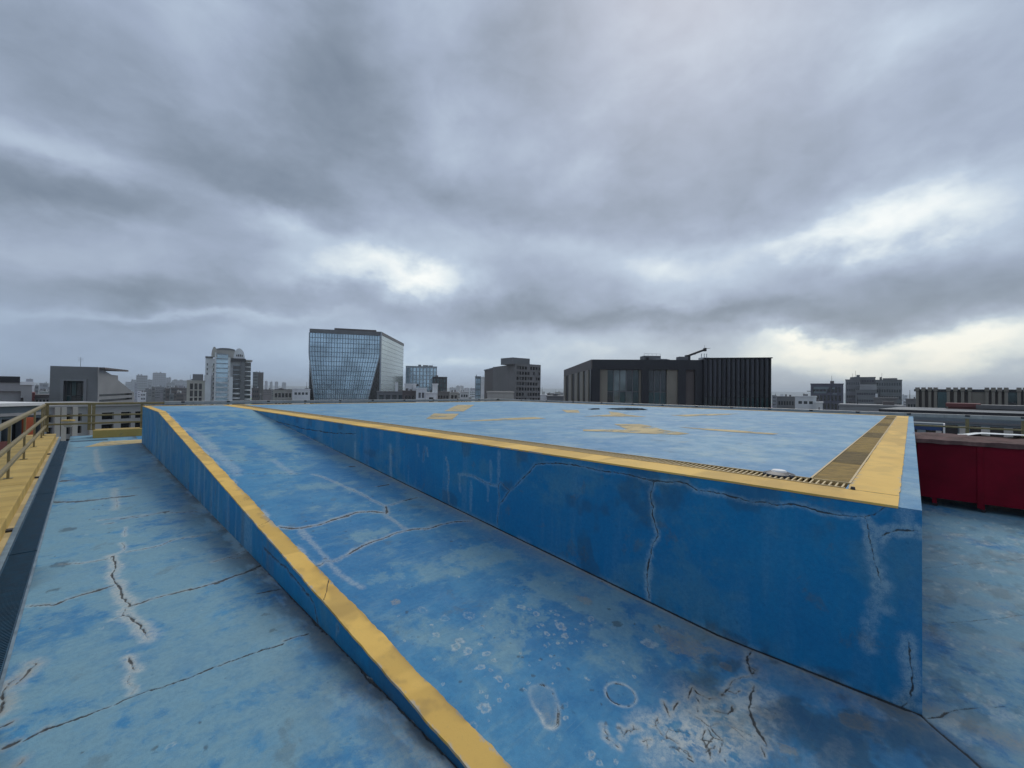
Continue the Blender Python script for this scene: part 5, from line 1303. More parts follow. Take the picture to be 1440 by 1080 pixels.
# -- pale block under the grey building, seen through the far railing
W6 = Wall(gp_(60, 60), gp_(205, 64))
t6 = root_of('office_building', 'pale lilac block with dark window bands seen through the far railing', 'building', W6.a)
zt = W6.uz(130, 571.5)[1]
holes = []
cols_ = ((66, 74), (85, 99), (107, 115), (143, 160), (170, 184), (190, 202))
z = W6.uz(130, 581)[1]
while z > G + 4:
    for k, (a, b_) in enumerate(cols_):
        holes.append((W6.uz(a, 590)[0], W6.uz(b_, 590)[0], z - .75, z))
    z -= 1.25
W6.holed(MB(), G, zt, holes, .3).build('wall', M['b_lilac'], t6)
W6.panes(holes[:240], .3, M['glass_black'], t6)
body(W6, 12, G, zt - .2).build('core', M['b_lilac'], t6)
b = MB(); W6.slab(b, -.2, W6.L + .2, zt, zt + .18, -12, .2); b.build('coping', M['b_lilac'], t6)
for px in (79, 88, 104, 128):
    b = MB(); u = W6.uz(px, 580)[0]; W6.slab(b, u - .2, u + .2, G, zt, 0, .25); b.build('pilaster', M['b_cream'], t6)
adopt(t6)

def dish(px, py, dist, r, label):
    p = gp_(px, dist); z = hz(px, py, dist)
    t = thing('roof_tank', label, 'tank', (p.x, p.y, z))
    MB().tube((0, 0, -.5), (0, 0, 0), r * .5, r, 16).build('bowl', M['b_cream'], t)
    MB().tube((0, 0, 0), (0, 0, .1), r, r * .95, 16).build('rim', M['yellow_kerb'], t)
dish(97, 592, 50, .42, 'shallow cream round tank below the far railing')

# -- white residential tower
D0 = 340
Wt = Wall(gp_(287, D0), gp_(353.5, D0))
tt = root_of('apartment_tower', 'tall white apartment tower with curved glass bays and arched gables on its roof', 'building', Wt.a)
U = lambda px: Wt.uz(px, 530)[0]
Zt = lambda py, px=320: Wt.uz(px, py)[1]
fh = 3.15
def stack(px0, px1, pyt, o0, o1, mat, name):
    b = MB(); Wt.slab(b, U(px0), U(px1), G, Zt(pyt), o0, o1); return b.build(name, mat, tt)
stack(288.4, 351, 508, -18, 0, M['b_white'], 'core')
stack(288.4, 302, 505, -17, .6, M['b_white'], 'left_wing')
stack(287.5, 297, 528, -8, 2.2, M['b_white'], 'left_bay')
stack(301.5, 303.8, 497, -2, 3.2, M['b_white'], 'pier'); stack(320.4, 323.5, 503, -2, 3.2, M['b_white'], 'pier')
stack(322, 327.5, 530, -2, 4.5, M['b_white'], 'middle_bay')
stack(338, 344, 507, -2, 2.6, M['b_mid'], 'pier')
b = MB(); Wt.slab(b, U(288.2), U(298), Zt(505), Zt(502.4), -14, 1.); b.build('left_roof', M['b_mid'], tt)
# balconies and bands of the three glass bays
for (a, b_, top, out, nm) in ((303.8, 320.4, 498, 2.4, 'bay'), (327.5, 338, 513, 1.6, 'bay'), (344, 352.5, 508, 1.0, 'bay')):
    z = Zt(top)
    gb = MB(); Wt.slab(gb, U(a), U(b_), G, z, -1, out - .5); gb.build('glass_bay', M['glass_dark'] if a > 310 else M['glass_blue'], tt)
    k = 0
    while z > -20:
        sl = MB()
        # curved slab front in five facets
        n5 = 5
        for q in range(n5):
            f0, f1 = q / n5, (q + 1) / n5
            bow = lambda f: out + .9 * math.sin(math.pi * f)
            u0, u1_ = U(a) + (U(b_) - U(a)) * f0, U(a) + (U(b_) - U(a)) * f1
            pts = [Wt.p(u0, 0, 0)[:2], Wt.p(u1_, 0, 0)[:2], Wt.p(u1_, 0, bow(f1))[:2], Wt.p(u0, 0, bow(f0))[:2]]
            sl.prism(pts, z - .55 - (.45 if k > 5 else 0), z)
        sl.build('balcony_band', M['b_white'] if (k > 4 or a > 330) else M['mull'], tt)
        z -= fh; k += 1
for k in range(10):
    z = Zt(512) - k * fh
    for px in (290.5, 299.5):
        b = MB(); Wt.slab(b, U(px), U(px + 1.6), z - 1.5, z, .5, .65); b.build('window', M['glass_dark'], tt)
    b = MB(); Wt.slab(b, U(298.2), U(301.4), z - 2.2, z - 1.6, .6, 2.0); b.build('balcony', M['b_cream'], tt)
    b = MB(); Wt.slab(b, U(320.6), U(322), z - 2.2, z - 1.6, 3.2, 3.9); b.build('balcony', M['b_cream'], tt)
# penthouse: barrel roof between two arched gables
def arch(px0, px1, pyb, pyt, o0, o1, mat, name, n=10):
    b = MB(); uc, r = (U(px0) + U(px1)) / 2, (U(px1) - U(px0)) / 2
    zb_, h = Zt(pyb), Zt(pyt) - Zt(pyb)
    pr = [(uc + r * math.cos(math.pi * k / n), zb_ + h * math.sin(math.pi * k / n)) for k in range(n + 1)]
    f = [Wt.p(u, z, o1) for u, z in pr]; g = [Wt.p(u, z, o0) for u, z in pr]
    b.quad(*f); b.quad(*g[::-1])
    for k in range(n): b.quad(f[k], f[k + 1], g[k + 1], g[k])
    b.quad(f[0], g[0], g[-1], f[-1])
    return b.build(name, mat, tt)
b = MB(); Wt.slab(b, U(303.5), U(329), Zt(508), Zt(491.2), -12, 1.2); b.build('penthouse', M['b_cream'], tt)
arch(303, 330, 492.4, 489.8, -12, 1.6, M['b_mid'], 'barrel_roof')
arch(296.5, 305, 503, 488.8, -6, 2.0, M['b_cream'], 'gable')
arch(327.5, 343.5, 503.6, 489.4, -6, 2.6, M['b_white'], 'gable')
for k in range(4):
    b = MB(); u = U(332.2 + k * 2.5); Wt.slab(b, u - .3, u + .3, Zt(501), Zt(497.6 + .5 * abs(k - 1.5)), 2.55, 2.75); b.build('slit_window', M['glass_black'], tt)
b = MB(); Wt.slab(b, U(324.5), U(345), Zt(508), Zt(503.8), -4, 3.4); b.build('roof_terrace', M['dark_metal'], tt)
b = MB(); Wt.slab(b, U(344), U(354.3), Zt(507.2), Zt(505), -8, 2.2); b.build('roof_slab', M['b_cream'], tt)
adopt(tt)

# -- generic helpers for plainer blocks
def block(name, label, cat, px0, px1, dist, pyt, wall, win, rows=(3.2, 1.5), cols=None, depth=14., skew=0., group=None, margin=.6, roofbox=None, joined=False, down=10, name_win='window'):
    W = Wall(gp_(px0, dist * (1 - skew)), gp_(px1, dist * (1 + skew)))
    t = root_of(name, label, cat, W.a, group)
    mid = (px0 + px1) / 2
    zt = W.uz(mid, pyt)[1]
    holes = []
    if win is not None:
        nc = cols or max(1, int(W.L / 3.))
        cw = (W.L - 2 * margin) / nc
        z = zt - 1.1; k = 0
        while z - rows[1] > G + 2 and k < down:
            for c in range(nc):
                u0 = margin + c * cw + cw * .16; holes.append((u0, u0 + cw * .68, z - rows[1], z))
            z -= rows[0]; k += 1
    W.holed(MB(), G, zt, holes, .3).build('wall', wall, t)
    if holes:
        if joined:
            b = MB()
            for h in holes: W.slab(b, *h, -.4, -.3)
            tag(b.build(name_win, win, t), kind='stuff')
        else:
            W.panes(holes, .3, win, t, name_win)
    body(W, depth, G, zt).build('core', wall, t)
    b = MB(); W.slab(b, -.15, W.L + .15, zt, zt + .35, -depth, .15); b.build('roof_edge', wall, t)
    if roofbox:
        for (a, b_, pyr, m_) in roofbox:
            q = MB(); W.slab(q, W.uz(a, pyr)[0], W.uz(b_, pyr)[0], zt + .3, W.uz((a + b_) / 2, pyr)[1], -depth * .7, -depth * .2); q.build('roof_box', M[m_], t)
    cl = random.Random(int(px0 * 7 + dist))
    if cat not in ('shed', 'wall', 'plant room'):
        for k in range(cl.randint(1, 3) if px1 - px0 > 8 else 1):
            u0 = cl.uniform(.05, .75) * W.L; wd_ = cl.uniform(.08, .2) * W.L; hh = cl.uniform(.4, 1.5) * (dist / 260.) ** .5
            q = MB(); W.slab(q, u0, u0 + wd_, zt + .3, zt + .3 + hh, -depth * .6, -depth * .3); q.build('roof_unit', M[cl.choice(['b_mid', 'b_white', 'b_concrete', 'b_brown'])], t)
        if 100 < dist < 700 and cl.random() < .5:
            q = MB(); u0 = cl.uniform(.1, .9) * W.L; q.tube(W.p(u0, zt + .2, -depth * .4), W.p(u0, zt + cl.uniform(2., 4.), -depth * .4), .08, .04, 5); q.build('roof_mast', M['dark_metal'], t)
    adopt(t)
    return t, W, zt

# -- dark glass block left of the tower
block('office_building', 'dark glass block in a pale frame just left of the white tower', 'building', 262.5, 288, 250, 536, M['b_cream'], M['glass_black'], (3.4, 2.9), 3, 14, 0, None, .9, [(271, 286, 526, 'b_mid'), (264, 270, 534, 'b_white')])
block('apartment_tower', 'slim grey tower with a pinkish right side standing right of the white tower', 'building', 355, 362.5, 520, 523.5, M['b_mid'], M['glass_dark'], (3.3, 1.6), 3, 16, 0, None, .5, None, True, 14)
block('apartment_tower', 'narrow brown pink slab attached to the slim grey tower', 'building', 362.5, 370, 523, 524, M['b_brown'], None)
block('house', 'low brown block at the foot of the white tower', 'house', 354, 365, 300, 546.5, M['b_brown'], M['glass_dark'], (3, 1.4), 3)
block('house', 'pale block with dark flat roof and dark openings left of the glass building', 'house', 384, 412, 220, 549.5, M['b_cream'], M['glass_black'], (3.2, 2.0), 5, 12, 0, None, .5, [(386, 411, 547.5, 'b_brown')])
block('house', 'long pale low warehouse touching the glass building', 'house', 411, 436, 190, 548, M['b_white'], M['glass_dark'], (3.2, 1.0), 4)

# -- glass office building with the tapering curtain wall
DG = 200
A, B, C_ = gp_(434, DG), gp_(534.5, DG * .985), gp_(566.5, DG * 1.22)
Wg, Ws = Wall(A, B), Wall(B, C_)
tg = root_of('glass_building', 'large glass office building with a tapering gridded curtain wall', 'building', A)
zt = hz(480, 465, DG)
z_b = hz(480, 600, DG)
b = MB(); Wg.slab(b, .1, Wg.L - .1, G, zt - 1, -1.2, -1.); b.build('recess_wall', M['glass_black'], tg)
cor = [Wg.uz(434.6, 467.5), Wg.uz(534, 467.5), (Wg.uz(534, 500)), Wg.uz(517.5, 561), Wg.uz(441.8, 561), Wg.uz(434.6, 498)]
def lr(z):
    """left and right ends of the curtain wall at height z"""
    (ul0, zl0), (ul1, zl1) = cor[5], cor[4]; (ur0, zr0), (ur1, zr1) = cor[2], cor[3]
    f = max(0, (zl0 - z) / (zl0 - zl1)); g = max(0, (zr0 - z) / (zr0 - zr1))
    return ul0 + (ul1 - ul0) * f, ur0 + (ur1 - ur0) * g
nrow, ncol = 17, 26
ztop = cor[0][1]; rowh = (ztop - cor[3][1]) / 14.
big = [0] * 0
rest = MB(); cnt = 0
rr_ = random.Random(4)
for r in range(nrow):
    z1 = ztop - r * rowh; z0 = z1 - rowh
    (l1, r1), (l0, r0) = lr(z1), lr(z0)
    for c in range(0, ncol, 2):
        f0, f1 = c / ncol, (c + 2) / ncol
        e = .05
        tl = rr_.uniform(-.03, .03)
        q = [Wg.p(l0 + (r0 - l0) * f0 + e, z0 + e, tl), Wg.p(l0 + (r0 - l0) * f1 - e, z0 + e, -tl), Wg.p(l1 + (r1 - l1) * f1 - e, z1 - e, -tl), Wg.p(l1 + (r1 - l1) * f0 + e, z1 - e, tl)]
        n_ = Wg.n * .12
        pb = MB()
        back_ = [tuple(Vector(p) - n_) for p in q]
        pb.quad(*q); pb.quad(*back_[::-1])
        for k in range(4): pb.quad(q[k], q[(k + 1) % 4], back_[(k + 1) % 4], back_[k])
        pb.build('pane', M['glass_blue'], tg)
mu = MB()
for r in range(nrow + 1):
    z = ztop - r * rowh; l, rt_ = lr(z)
    Wg.slab(mu, l, rt_, z - .09, z + .09, -.1, .16)
for c in range(ncol + 1):
    f = c / ncol
    prev = None
    for r in range(nrow):
        z1 = ztop - r * rowh; z0 = z1 - rowh
        (l1, r1), (l0, r0) = lr(z1), lr(z0)
        mu.bar(Wg.p(l0 + (r0 - l0) * f, z0, .05), Wg.p(l1 + (r1 - l1) * f, z1, .05), .16 if c % 2 == 0 else .09, .2)
tag(mu.build('mullion', M['mull_dark'], tg), kind='stuff')
for k in (0, 1):
    e = MB(); prev = lr(ztop)[k]
    for r in range(nrow):
        z1 = ztop - r * rowh; z0 = z1 - rowh
        e.bar(Wg.p(lr(z0)[k], z0, .1), Wg.p(lr(z1)[k], z1, .1), .35, .4)
    e.build('curtain_edge', M['mull'], tg)
b = MB(); Wg.slab(b, -.1, Wg.L + .1, ztop, zt, -2, .2); b.build('parapet', M['b_mid'], tg)
b = MB(); Wg.slab(b, Wg.uz(470, 464)[0], Wg.uz(529, 464)[0], zt, zt + .9, -6, -.6); b.build('plant_screen', M['b_brown'], tg)
# right side: pale reflective face with level courses
zs_ = hz(535, 467, DG * .985)
z = zs_ - 1.3
while z > G + 4:
    Ws.slab(MB(), .15, Ws.L - .15, z - rowh + .12, z, -.2, 0).build('glass_band', M['glass_side'], tg)
    z -= rowh
b = MB()
z = zs_ - 1.3
while z > G + 4: Ws.slab(b, .1, Ws.L - .1, z - .02, z + .10, -.2, .08); z -= rowh
b.build('course', M['mull'], tg)
b = MB(); Ws.slab(b, -.1, Ws.L + .1, zs_ - 1.2, zs_ + .2, -2, .15); b.build('parapet', M['b_mid'], tg)
b = MB(); Ws.slab(b, -.25, .25, G, zs_, -.3, .25); b.build('corner_fin', M['mull'], tg)
ctr = [A - Wg.n * 1.3 + Wg.d * .2, B - Wg.n * 1.3 - Ws.n * 1.2, C_ - Ws.n * .6 - Ws.d * .2, A * 1.2]
b = MB(); b.prism([(p.x, p.y) for p in ctr], G, zt - .6); b.build('core', M['b_dark'], tg)
adopt(tg)

# -- right of it
block('house', 'flat grey office wing with a dark window strip under the glass building side', 'house', 530, 570, 170, 551.5, M['b_mid'], M['glass_dark'], (3.4, 1.9), 4, 12, 0, None, .5, [(556, 560, 537.5, 'b_white')])
block('office_building', 'blue glass building with level white floor lines behind the pale plant rooms', 'building', 570, 614, 330, 515.5, M['mull'], M['glass_blue'], (3.0, 2.6), 9, 20, 0, None, .2, None, False, 12)
block('office_building', 'small dark teal block with a pale right edge next to the blue glass building', 'building', 608, 628.5, 300, 530.5, M['b_dark'], M['glass_teal'], (3.3, 2.7), 4, 16, 0, None, .4, None, False, 8)
block('plant_room', 'pale plant room block with a dark tank on its corner', 'plant room', 569, 585, 140, 541, M['b_white'], None, roofbox=[(586, 589, 543, 'b_dark')])
block('house', 'dark olive low building with two arched openings below the pale plant room', 'house', 566, 586, 130, 551, M['b_brown'], M['glass_black'], (3.2, 2.2), 3)
block('plant_room', 'white square plant room right of the dark olive building', 'plant room', 585, 600, 128, 547, M['b_white'], M['b_mid'], (4, 1.6), 2)
block('house', 'white stair tower with a black cap above a strip window', 'house', 608, 615.5, 126, 541, M['white'], None, roofbox=[(610, 614.5, 538.6, 'b_dark')])
block('house', 'white low block with one long dark strip window', 'house', 599, 614, 125, 553.5, M['white'], M['glass_black'], (4, 1.6), 1)
block('house', 'broken grey roofscape of small sheds right of the white stair tower', 'house', 614, 632, 150, 552, M['b_concrete'], M['glass_black'], (2.8, 1.4), 4, 10, 0, None, .3, [(616, 620, 549, 'b_dark'), (623, 628, 548.5, 'b_mid')])
block('house', 'low white house with a dark opening in the middle gap', 'house', 632, 645, 200, 552.5, M['b_cream'], M['glass_black'], (3, 1.7), 2)
block('house', 'white house with dark eaves beside a slim white chimney', 'house', 647, 659, 190, 551.5, M['white'], M['glass_dark'], (3, 1.2), 3, 10, 0, None, .3, [(646.2, 648, 543, 'white')])
block('office_building', 'blue grey glass slab left of the brown concrete building', 'building', 668, 676, 230, 530, M['b_bluegrey'], M['glass_blue'], (3.2, 2.6), 3, 14, 0, None, .2, None, False, 8)
block('office_building', 'pale slim slab joined to the blue grey glass slab', 'building', 676, 681.5, 229, 531, M['b_white'], None)

# -- brown concrete building with the window grid
A0, A1, A2, A3 = gp_(681, 190), gp_(692.5, 172), gp_(724.5, 150), gp_(760, 158)
Wa, Wb, Wc = Wall(A0, A1), Wall(A1, A2), Wall(A2, A3)
tb = root_of('office_building', 'brown concrete building with a blank grey side and a deep window grid', 'building', A1)
ztb = hz(724, 512, 150)
Wb.holed(MB(), G, ztb, [], .1).build('blank_wall', M['b_concrete'], tb)
za = Wa.uz(686, 520.5)[1]
Wa.holed(MB(), G, za, [], .1).build('side_wall', M['b_brown'], tb)
b = MB(); Wa.slab(b, -.2, Wa.L, za, za + .5, -6, .3); b.build('side_parapet', M['b_dark'], tb)
holes = []
nc = 9
rowz = ztb - .4
rr_ = random.Random(8)
for r in range(12):
    for c in range(nc):
        u0 = .35 + c * (Wc.L - .5) / nc
        if rr_.random() < .1: continue
        holes.append((u0 + .18, u0 + (Wc.L - .5) / nc - .14, rowz - r * 1.95 - 1.4, rowz - r * 1.95 - .25))
Wc.holed(MB(), G, ztb + .3, holes, .55).build('grid_wall', M['b_concrete'], tb)
for h in holes:
    Wc.slab(MB(), *h, -.65, -.55).build('window', rr_.choice([M['glass_black'], M['glass_black'], M['glass_dark'], M['b_mid']]), tb)
fp = [A0 - Wa.n * .8, A1 - Wa.n * .9 - Wb.n * .9, A2 - Wb.n * .9 - Wc.n * .9, A3 - Wc.n * .9, A3 * 1.1, A0 * 1.05]
b = MB(); b.prism([(p.x, p.y) for p in fp], G, ztb - .3); b.build('core', M['b_brown'], tb)
b = MB(); Wc.slab(b, Wc.uz(722.8, 505)[0], Wc.uz(747, 505)[0], ztb, Wc.uz(735, 503.3)[1], -8, -.8); b.build('roof_house', M['b_mid'], tb)
adopt(tb)
block('plant_room', 'cream low box in front of the brown concrete building', 'plant room', 685, 722.5, 100, 552.5, M['b_cream'], None)
block('house', 'low pale roofs right of the brown concrete building', 'house', 760, 769, 140, 556, M['b_white'], None)
block('house', 'long low roof with a pale edge left of the black building', 'house', 769, 797, 130, 558.2, M['b_mid'], M['b_dark'], (3, 1.2), 3)

# -- black building with beige piers and dark fins
A0, A1, A2, A3 = gp_(793.5, 92), gp_(832.5, 61), gp_(988.5, 64), gp_(1083.5, 66)
Wa, Wb, Wc = Wall(A0, A1), Wall(A1, A2), Wall(A2, A3)
tk = root_of('black_building', 'black framed building with beige piers, tall glass and a wing of dark vertical fins', 'building', A1)
ztk = hz(833, 505.5, 61)
def pier(Wx, a, b_, z0, z1, o0, o1, mat, nm):
    return Wx.slab(MB(), Wx.uz(a, 540)[0], Wx.uz(b_, 540)[0], z0, z1, o0, o1).build(nm, mat, tk)
zlin = Wb.uz(880, 519.5)[1]
b = MB(); Wb.slab(b, 0, Wb.L, zlin, ztk, -1.5, 0); b.build('lintel', M['b_dark'], tk)
pier(Wb, 832.6, 843.6, G, zlin, -1.5, 0, M['b_dark'], 'pier')
pier(Wb, 843.6, 854.5, G, zlin, -1.5, -.25, M['b_beige'], 'beige_panel')
pier(Wb, 902, 912.5, G, zlin, -1.5, 0, M['b_dark'], 'pier')
pier(Wb, 938.5, 953.5, G, zlin, -1.5, -.25, M['b_beige'], 'beige_panel')
pier(Wb, 953.5, 964.5, G, zlin, -1.5, 0, M['b_dark'], 'pier')
pier(Wb, 964.5, 977.5, G, zlin, -1.5, -.4, M['b_brown'], 'brown_panel')
pier(Wb, 977.5, 988.4, G, zlin, -1.5, 0, M['b_dark'], 'pier')
gr_ = random.Random(12)
def glazing(a, b_, n, out, frame):
    ua, ub = Wb.uz(a, 540)[0], Wb.uz(b_, 540)[0]
    w_ = (ub - ua) / n
    z = zlin; r = 0
    while z > -16:
        for k in range(n):
            Wb.slab(MB(), ua + k * w_ + .05, ua + (k + 1) * w_ - .05, z - 3.1, z - .06, out - .1, out).build('pane', M[gr_.choice(['glass_dark', 'glass_dark', 'glass_mid', 'glass_teal'])], tk)
        z -= 3.16
    b = MB()
    for k in range(n + 1): Wb.slab(b, ua + k * w_ - .05, ua + k * w_ + .05, -16, zlin, out - .1, out + .1)
    for k in range(5): Wb.slab(b, ua, ub, zlin - k * 3.16 - .08, zlin - k * 3.16 + .02, out - .1, out + .08)
    b.build('window_frame', frame, tk)
glazing(854.5, 899.5, 5, -.7, M['b_mid'])
pier(Wb, 899.5, 902, G, zlin, -1.5, -.3, M['b_beige'], 'beige_panel')
glazing(912.5, 938.5, 3, -.7, M['b_mid'])
# left side seen in perspective
Wa.holed(MB(), G, Wa.uz(815, 513)[1], [], .1).build('side_wall', M['glass_black'], tk)
za = hz(832.5, 505.5, 61)
b = MB(); Wa.slab(b, 0, Wa.L, zlin, za, -1, .15); b.build('side_lintel', M['b_brown'], tk)
for a, b_ in ((793.6, 796), (800.5, 804.5), (809, 813), (817, 821), (824.5, 828.5), (830.5, 832.4)):
    b = MB(); Wa.slab(b, Wa.uz(a, 540)[0], Wa.uz(b_, 540)[0], G, zlin, -.8, .15); b.build('side_pier', M['b_beige'] if a < 829 else M['b_dark'], tk)
# fin wing
M['fin_panel'] = plain('charcoal_panel', (.065, .072, .085), .3, .2, .2, .3)
M['fin_panel_dark'] = plain('charcoal_panel_darker', (.04, .045, .055), .3, .2, .2, .3)
zf_ = hz(1030, 504.6, 65)
Wc.holed(MB(), G, zf_, [], .1).build('wing_wall', M['glass_black'], tk)
nf = 14
for k in range(nf + 1):
    u = .12 + k * (Wc.L - .24) / nf
    b = MB(); Wc.slab(b, u - .08, u + .08, G + 20, zf_ + .05, 0, .42); b.build('fin', M['b_dark'], tk)
for k in range(nf):
    u0 = .12 + k * (Wc.L - .24) / nf + .14; u1 = u0 + (Wc.L - .24) / nf - .32
    Wc.slab(MB(), u0, u1, zf_ - 5.3, zf_ - .12, .02, .14).build('panel', M['fin_panel'] if k % 4 else M['fin_panel_dark'], tk)
    Wc.slab(MB(), u0, u1, zf_ - 8.6, zf_ - 5.4, .02, .10).build('lower_pane', M['glass_teal'] if k > 6 else M['glass_dark'], tk)
b = MB(); Wc.slab(b, 0, Wc.L + .1, zf_, zf_ + .12, -3, .5); b.build('wing_coping', M['b_dark'], tk)
fp = [A0 - Wa.n * 1., A1 - Wa.n * 1. - Wb.n * 1.6, A2 - Wb.n * 1.6, A3 - Wc.n * .5, A3 * 1.38, A0 * 1.05]
b = MB(); b.prism([(p.x, p.y) for p in fp], G, ztk - .15); b.build('core', M['b_dark'], tk)
adopt(tk)
# plant on its roof
p = gp_(914, 70); zr = ztk
rb = thing('roof_plant', 'grey box unit with a rail on the black building roof', 'roof unit', (p.x, p.y, zr), -YAW)
MB().box(-1.35, 1.35, -1, 1, -.3, 1.15).build('housing', M['b_mid'], rb, .03)
for k in range(5): MB().tube((-1.3 + .65 * k, -.95, 1.15), (-1.3 + .65 * k, -.95, 1.45), .02, .02, 6).build('rail_post', M['steel'], rb)
MB().tube((-1.35, -.95, 1.45), (1.35, -.95, 1.45), .025, .025, 6).build('rail', M['steel'], rb)
MB().tube((-.8, -1.02, .3), (-.8, -1.02, .9), .25, .25, 10).build('vent', M['dark_metal'], rb)
p = gp_(929, 68)
rb = thing('roof_plant', 'flat low grey unit to the right of the box unit on the black building', 'roof unit', (p.x, p.y, zr), -YAW)
MB().box(-1.3, 1.0, -1, 1, -.3, .42).build('housing', M['b_mid'], rb, .03); MB().box(-1., .7, -.8, .8, .42, .5).build('lid', M['mull'], rb)
p = gp_(966, 66)
cr = thing('roof_crane', 'black window cleaning crane with a raised arm on the black building roof', 'crane', (p.x, p.y, zr), -YAW)
MB().box(-1.4, -.1, -.6, .6, -.3, .62).build('carriage', M['b_mid'], cr, .03)
MB().box(-.25, .35, -.35, .35, -.3, .9).build('base', M['b_dark'], cr, .03)
arm = MB().bar((0, 0, .75), (2.6, 0, 1.75), .22, .30).build('arm', M['b_dark'], cr, .02)
MB().bar((.5, 0, .98), (1.2, 0, 1.05), .12, .12).build('ram', M['dark_metal'], arm)
MB().box(2.45, 2.75, -.25, .25, 1.5, 1.98).build('head', M['b_dark'], cr, .02)
MB().bar((2.75, 0, 1.9), (3.4, 0, 1.95), .05, .05).build('boom_tip', M['dark_metal'], cr)
MB().tube((2.55, 0, 1.98), (2.55, 0, 2.4), .02, .012, 6).build('mast', M['dark_metal'], cr)
p = gp_(990, 67)
rb = thing('roof_plant', 'small pale vent cluster beside the crane head on the black building', 'roof unit', (p.x, p.y, zr), -YAW)
MB().box(-.6, .5, -.6, .6, -.3, .55).build('housing', M['b_white'], rb, .03)
for x in (-.4, 0, .35): MB().tube((x, 0, .5), (x, 0, 1.15), .05, .05, 8).build('pipe', M['mull'], rb)

# -- right skyline
block('house', 'grey mansard roofed house far right of the black building', 'house', 1092, 1119, 150, 559, M['b_mid'], M['glass_dark'], (2.6, 1.2), 6, 10, 0, None, .4, [(1094, 1118, 558.2, 'b_brown')])
block('house', 'white house with small dark windows before the dark office block', 'house', 1118, 1148, 140, 558.5, M['b_white'], M['glass_dark'], (3, .8), 3, 8)
block('house', 'little white annex at the right end of the white house', 'house', 1147, 1157, 138, 567, M['white'], M['glass_dark'], (3, .8), 2, 6)
t_, Wd, zd = block('office_building', 'dark grey office block with lit looking pale window strips right of the white house', 'building', 1140, 1186, 210, 540.5, M['b_violet'], M['glass_black'], (3.3, 2.2), 8, 18, 0, None, .5, None, False, 7)
for (a, b_, py0, py1) in ((1144, 1165, 544, 547.3), (1144, 1162, 550.5, 553), (1170, 1174, 545, 547), (1171, 1177, 553, 554.5)):
    u0, z0 = Wd.uz(a, py1); u1, z1 = Wd.uz(b_, py0)
    o = Wd.slab(MB(), u0, u1, z0, z1, 0, .08).build('pale_blind', M['b_bluegrey'], t_); o.matrix_parent_inverse = Matrix.Translation(-t_.location)
for k in range(3):
    o = Wd.slab(MB(), -1.3 , 0, zd - 3 - k * 3.3, zd - 2.7 - k * 3.3, -4, -1).build('balcony', M['b_mid'], t_); o.matrix_parent_inverse = Matrix.Translation(-t_.location)
block('apartment_block', 'left grey stepped part of the large apartment complex', 'building', 1189, 1210, 255, 534.5, M['b_mid'], M['glass_dark'], (3.1, 1.1), 7, 20, 0, 'wings of the grey apartment complex', .4, [(1195, 1210, 531.3, 'b_mid')], True, 12)
block('apartment_block', 'middle grey part with dark ledge of the large apartment complex', 'building', 1203, 1233, 246, 549, M['b_mid'], M['b_violet'], (3.1, 1.0), 8, 12, 0, 'wings of the grey apartment complex', .4, [(1209, 1233, 540.5, 'b_lilac')], True, 10)
block('apartment_block', 'tallest rear slab of the large grey apartment complex', 'building', 1196, 1231, 262, 531.2, M['b_mid'], M['b_violet'], (3.1, 1.0), 9, 20, 0, 'wings of the grey apartment complex', .4, None, True, 12)
block('apartment_block', 'right hand wing with balconies of the large grey apartment complex', 'building', 1231, 1268.5, 258, 535, M['b_mid'], M['glass_dark'], (3.1, 1.3), 10, 20, 0, 'wings of the grey apartment complex', .3, [(1241, 1262, 531.4, 'b_concrete')], True, 12)
block('house', 'low house with a pale flat roof and dark bays before the apartment complex', 'house', 1229, 1262, 130, 561, M['b_concrete'], M['glass_black'], (3, 1.7), 6, 9, 0, None, .4, [(1231, 1250, 559.8, 'b_white')])
block('house', 'long low grey wall with small openings under the apartment complex', 'house', 1180, 1270, 120, 571.5, M['b_lilac'], M['glass_dark'], (3, .7), 14, 9)
block('house', 'small dark roofed house between the complex and the pilastered building', 'house', 1274, 1290, 150, 562.5, M['b_concrete'], M['glass_dark'], (3, 1.2), 3, 9, 0, None, .3, [(1276, 1289, 561.5, 'b_dark')])

# -- long low building with pilasters
Wp = Wall(gp_(1289.5, 90), gp_(1560, 90))
tp_ = root_of('pilaster_building', 'long low dark building with closely set beige pilasters and teal glass bays', 'building', Wp.a)
ztp = Wp.uz(1360, 547.5)[1]
zbp = Wp.uz(1360, 575.5)[1]
Wp.holed(MB(), G, ztp, [], .1).build('back_wall', M['b_brown'], tp_)
b = MB(); Wp.slab(b, -.3, Wp.L, ztp - .35, ztp, -10, .35); b.build('roof_edge', M['b_dark'], tp_)
pil = [1290.5, 1299, 1308, 1316, 1334, 1344, 1354, 1364, 1388, 1397, 1406, 1415, 1433, 1442, 1452, 1462, 1480, 1490, 1500, 1510]
for px in pil:
    u = Wp.uz(px, 560)[0]
    b = MB(); Wp.slab(b, u - .16, u + .16, zbp - 4, ztp - .36, 0, .55); Wp.slab(b, u - .22, u + .22, ztp - .30, ztp + .26, -.3, .62); b.build('pilaster', M['b_beige'], tp_)
for a, b_, m_ in ((1318.5, 1332, 'glass_teal'), (1417.5, 1431, 'glass_teal'), (1465, 1478, 'glass_teal'), (1366.5, 1386, 'b_beige')):
    b = MB(); Wp.slab(b, Wp.uz(a, 560)[0], Wp.uz(b_, 560)[0], zbp, ztp - .4, .02, .2); b.build('bay', M[m_], tp_)
b = MB(); Wp.slab(b, Wp.uz(1417, 570)[0], Wp.uz(1429, 570)[0], zbp, Wp.uz(1422, 566)[1], .2, .3); b.build('lower_window', M['glass_black'], tp_)
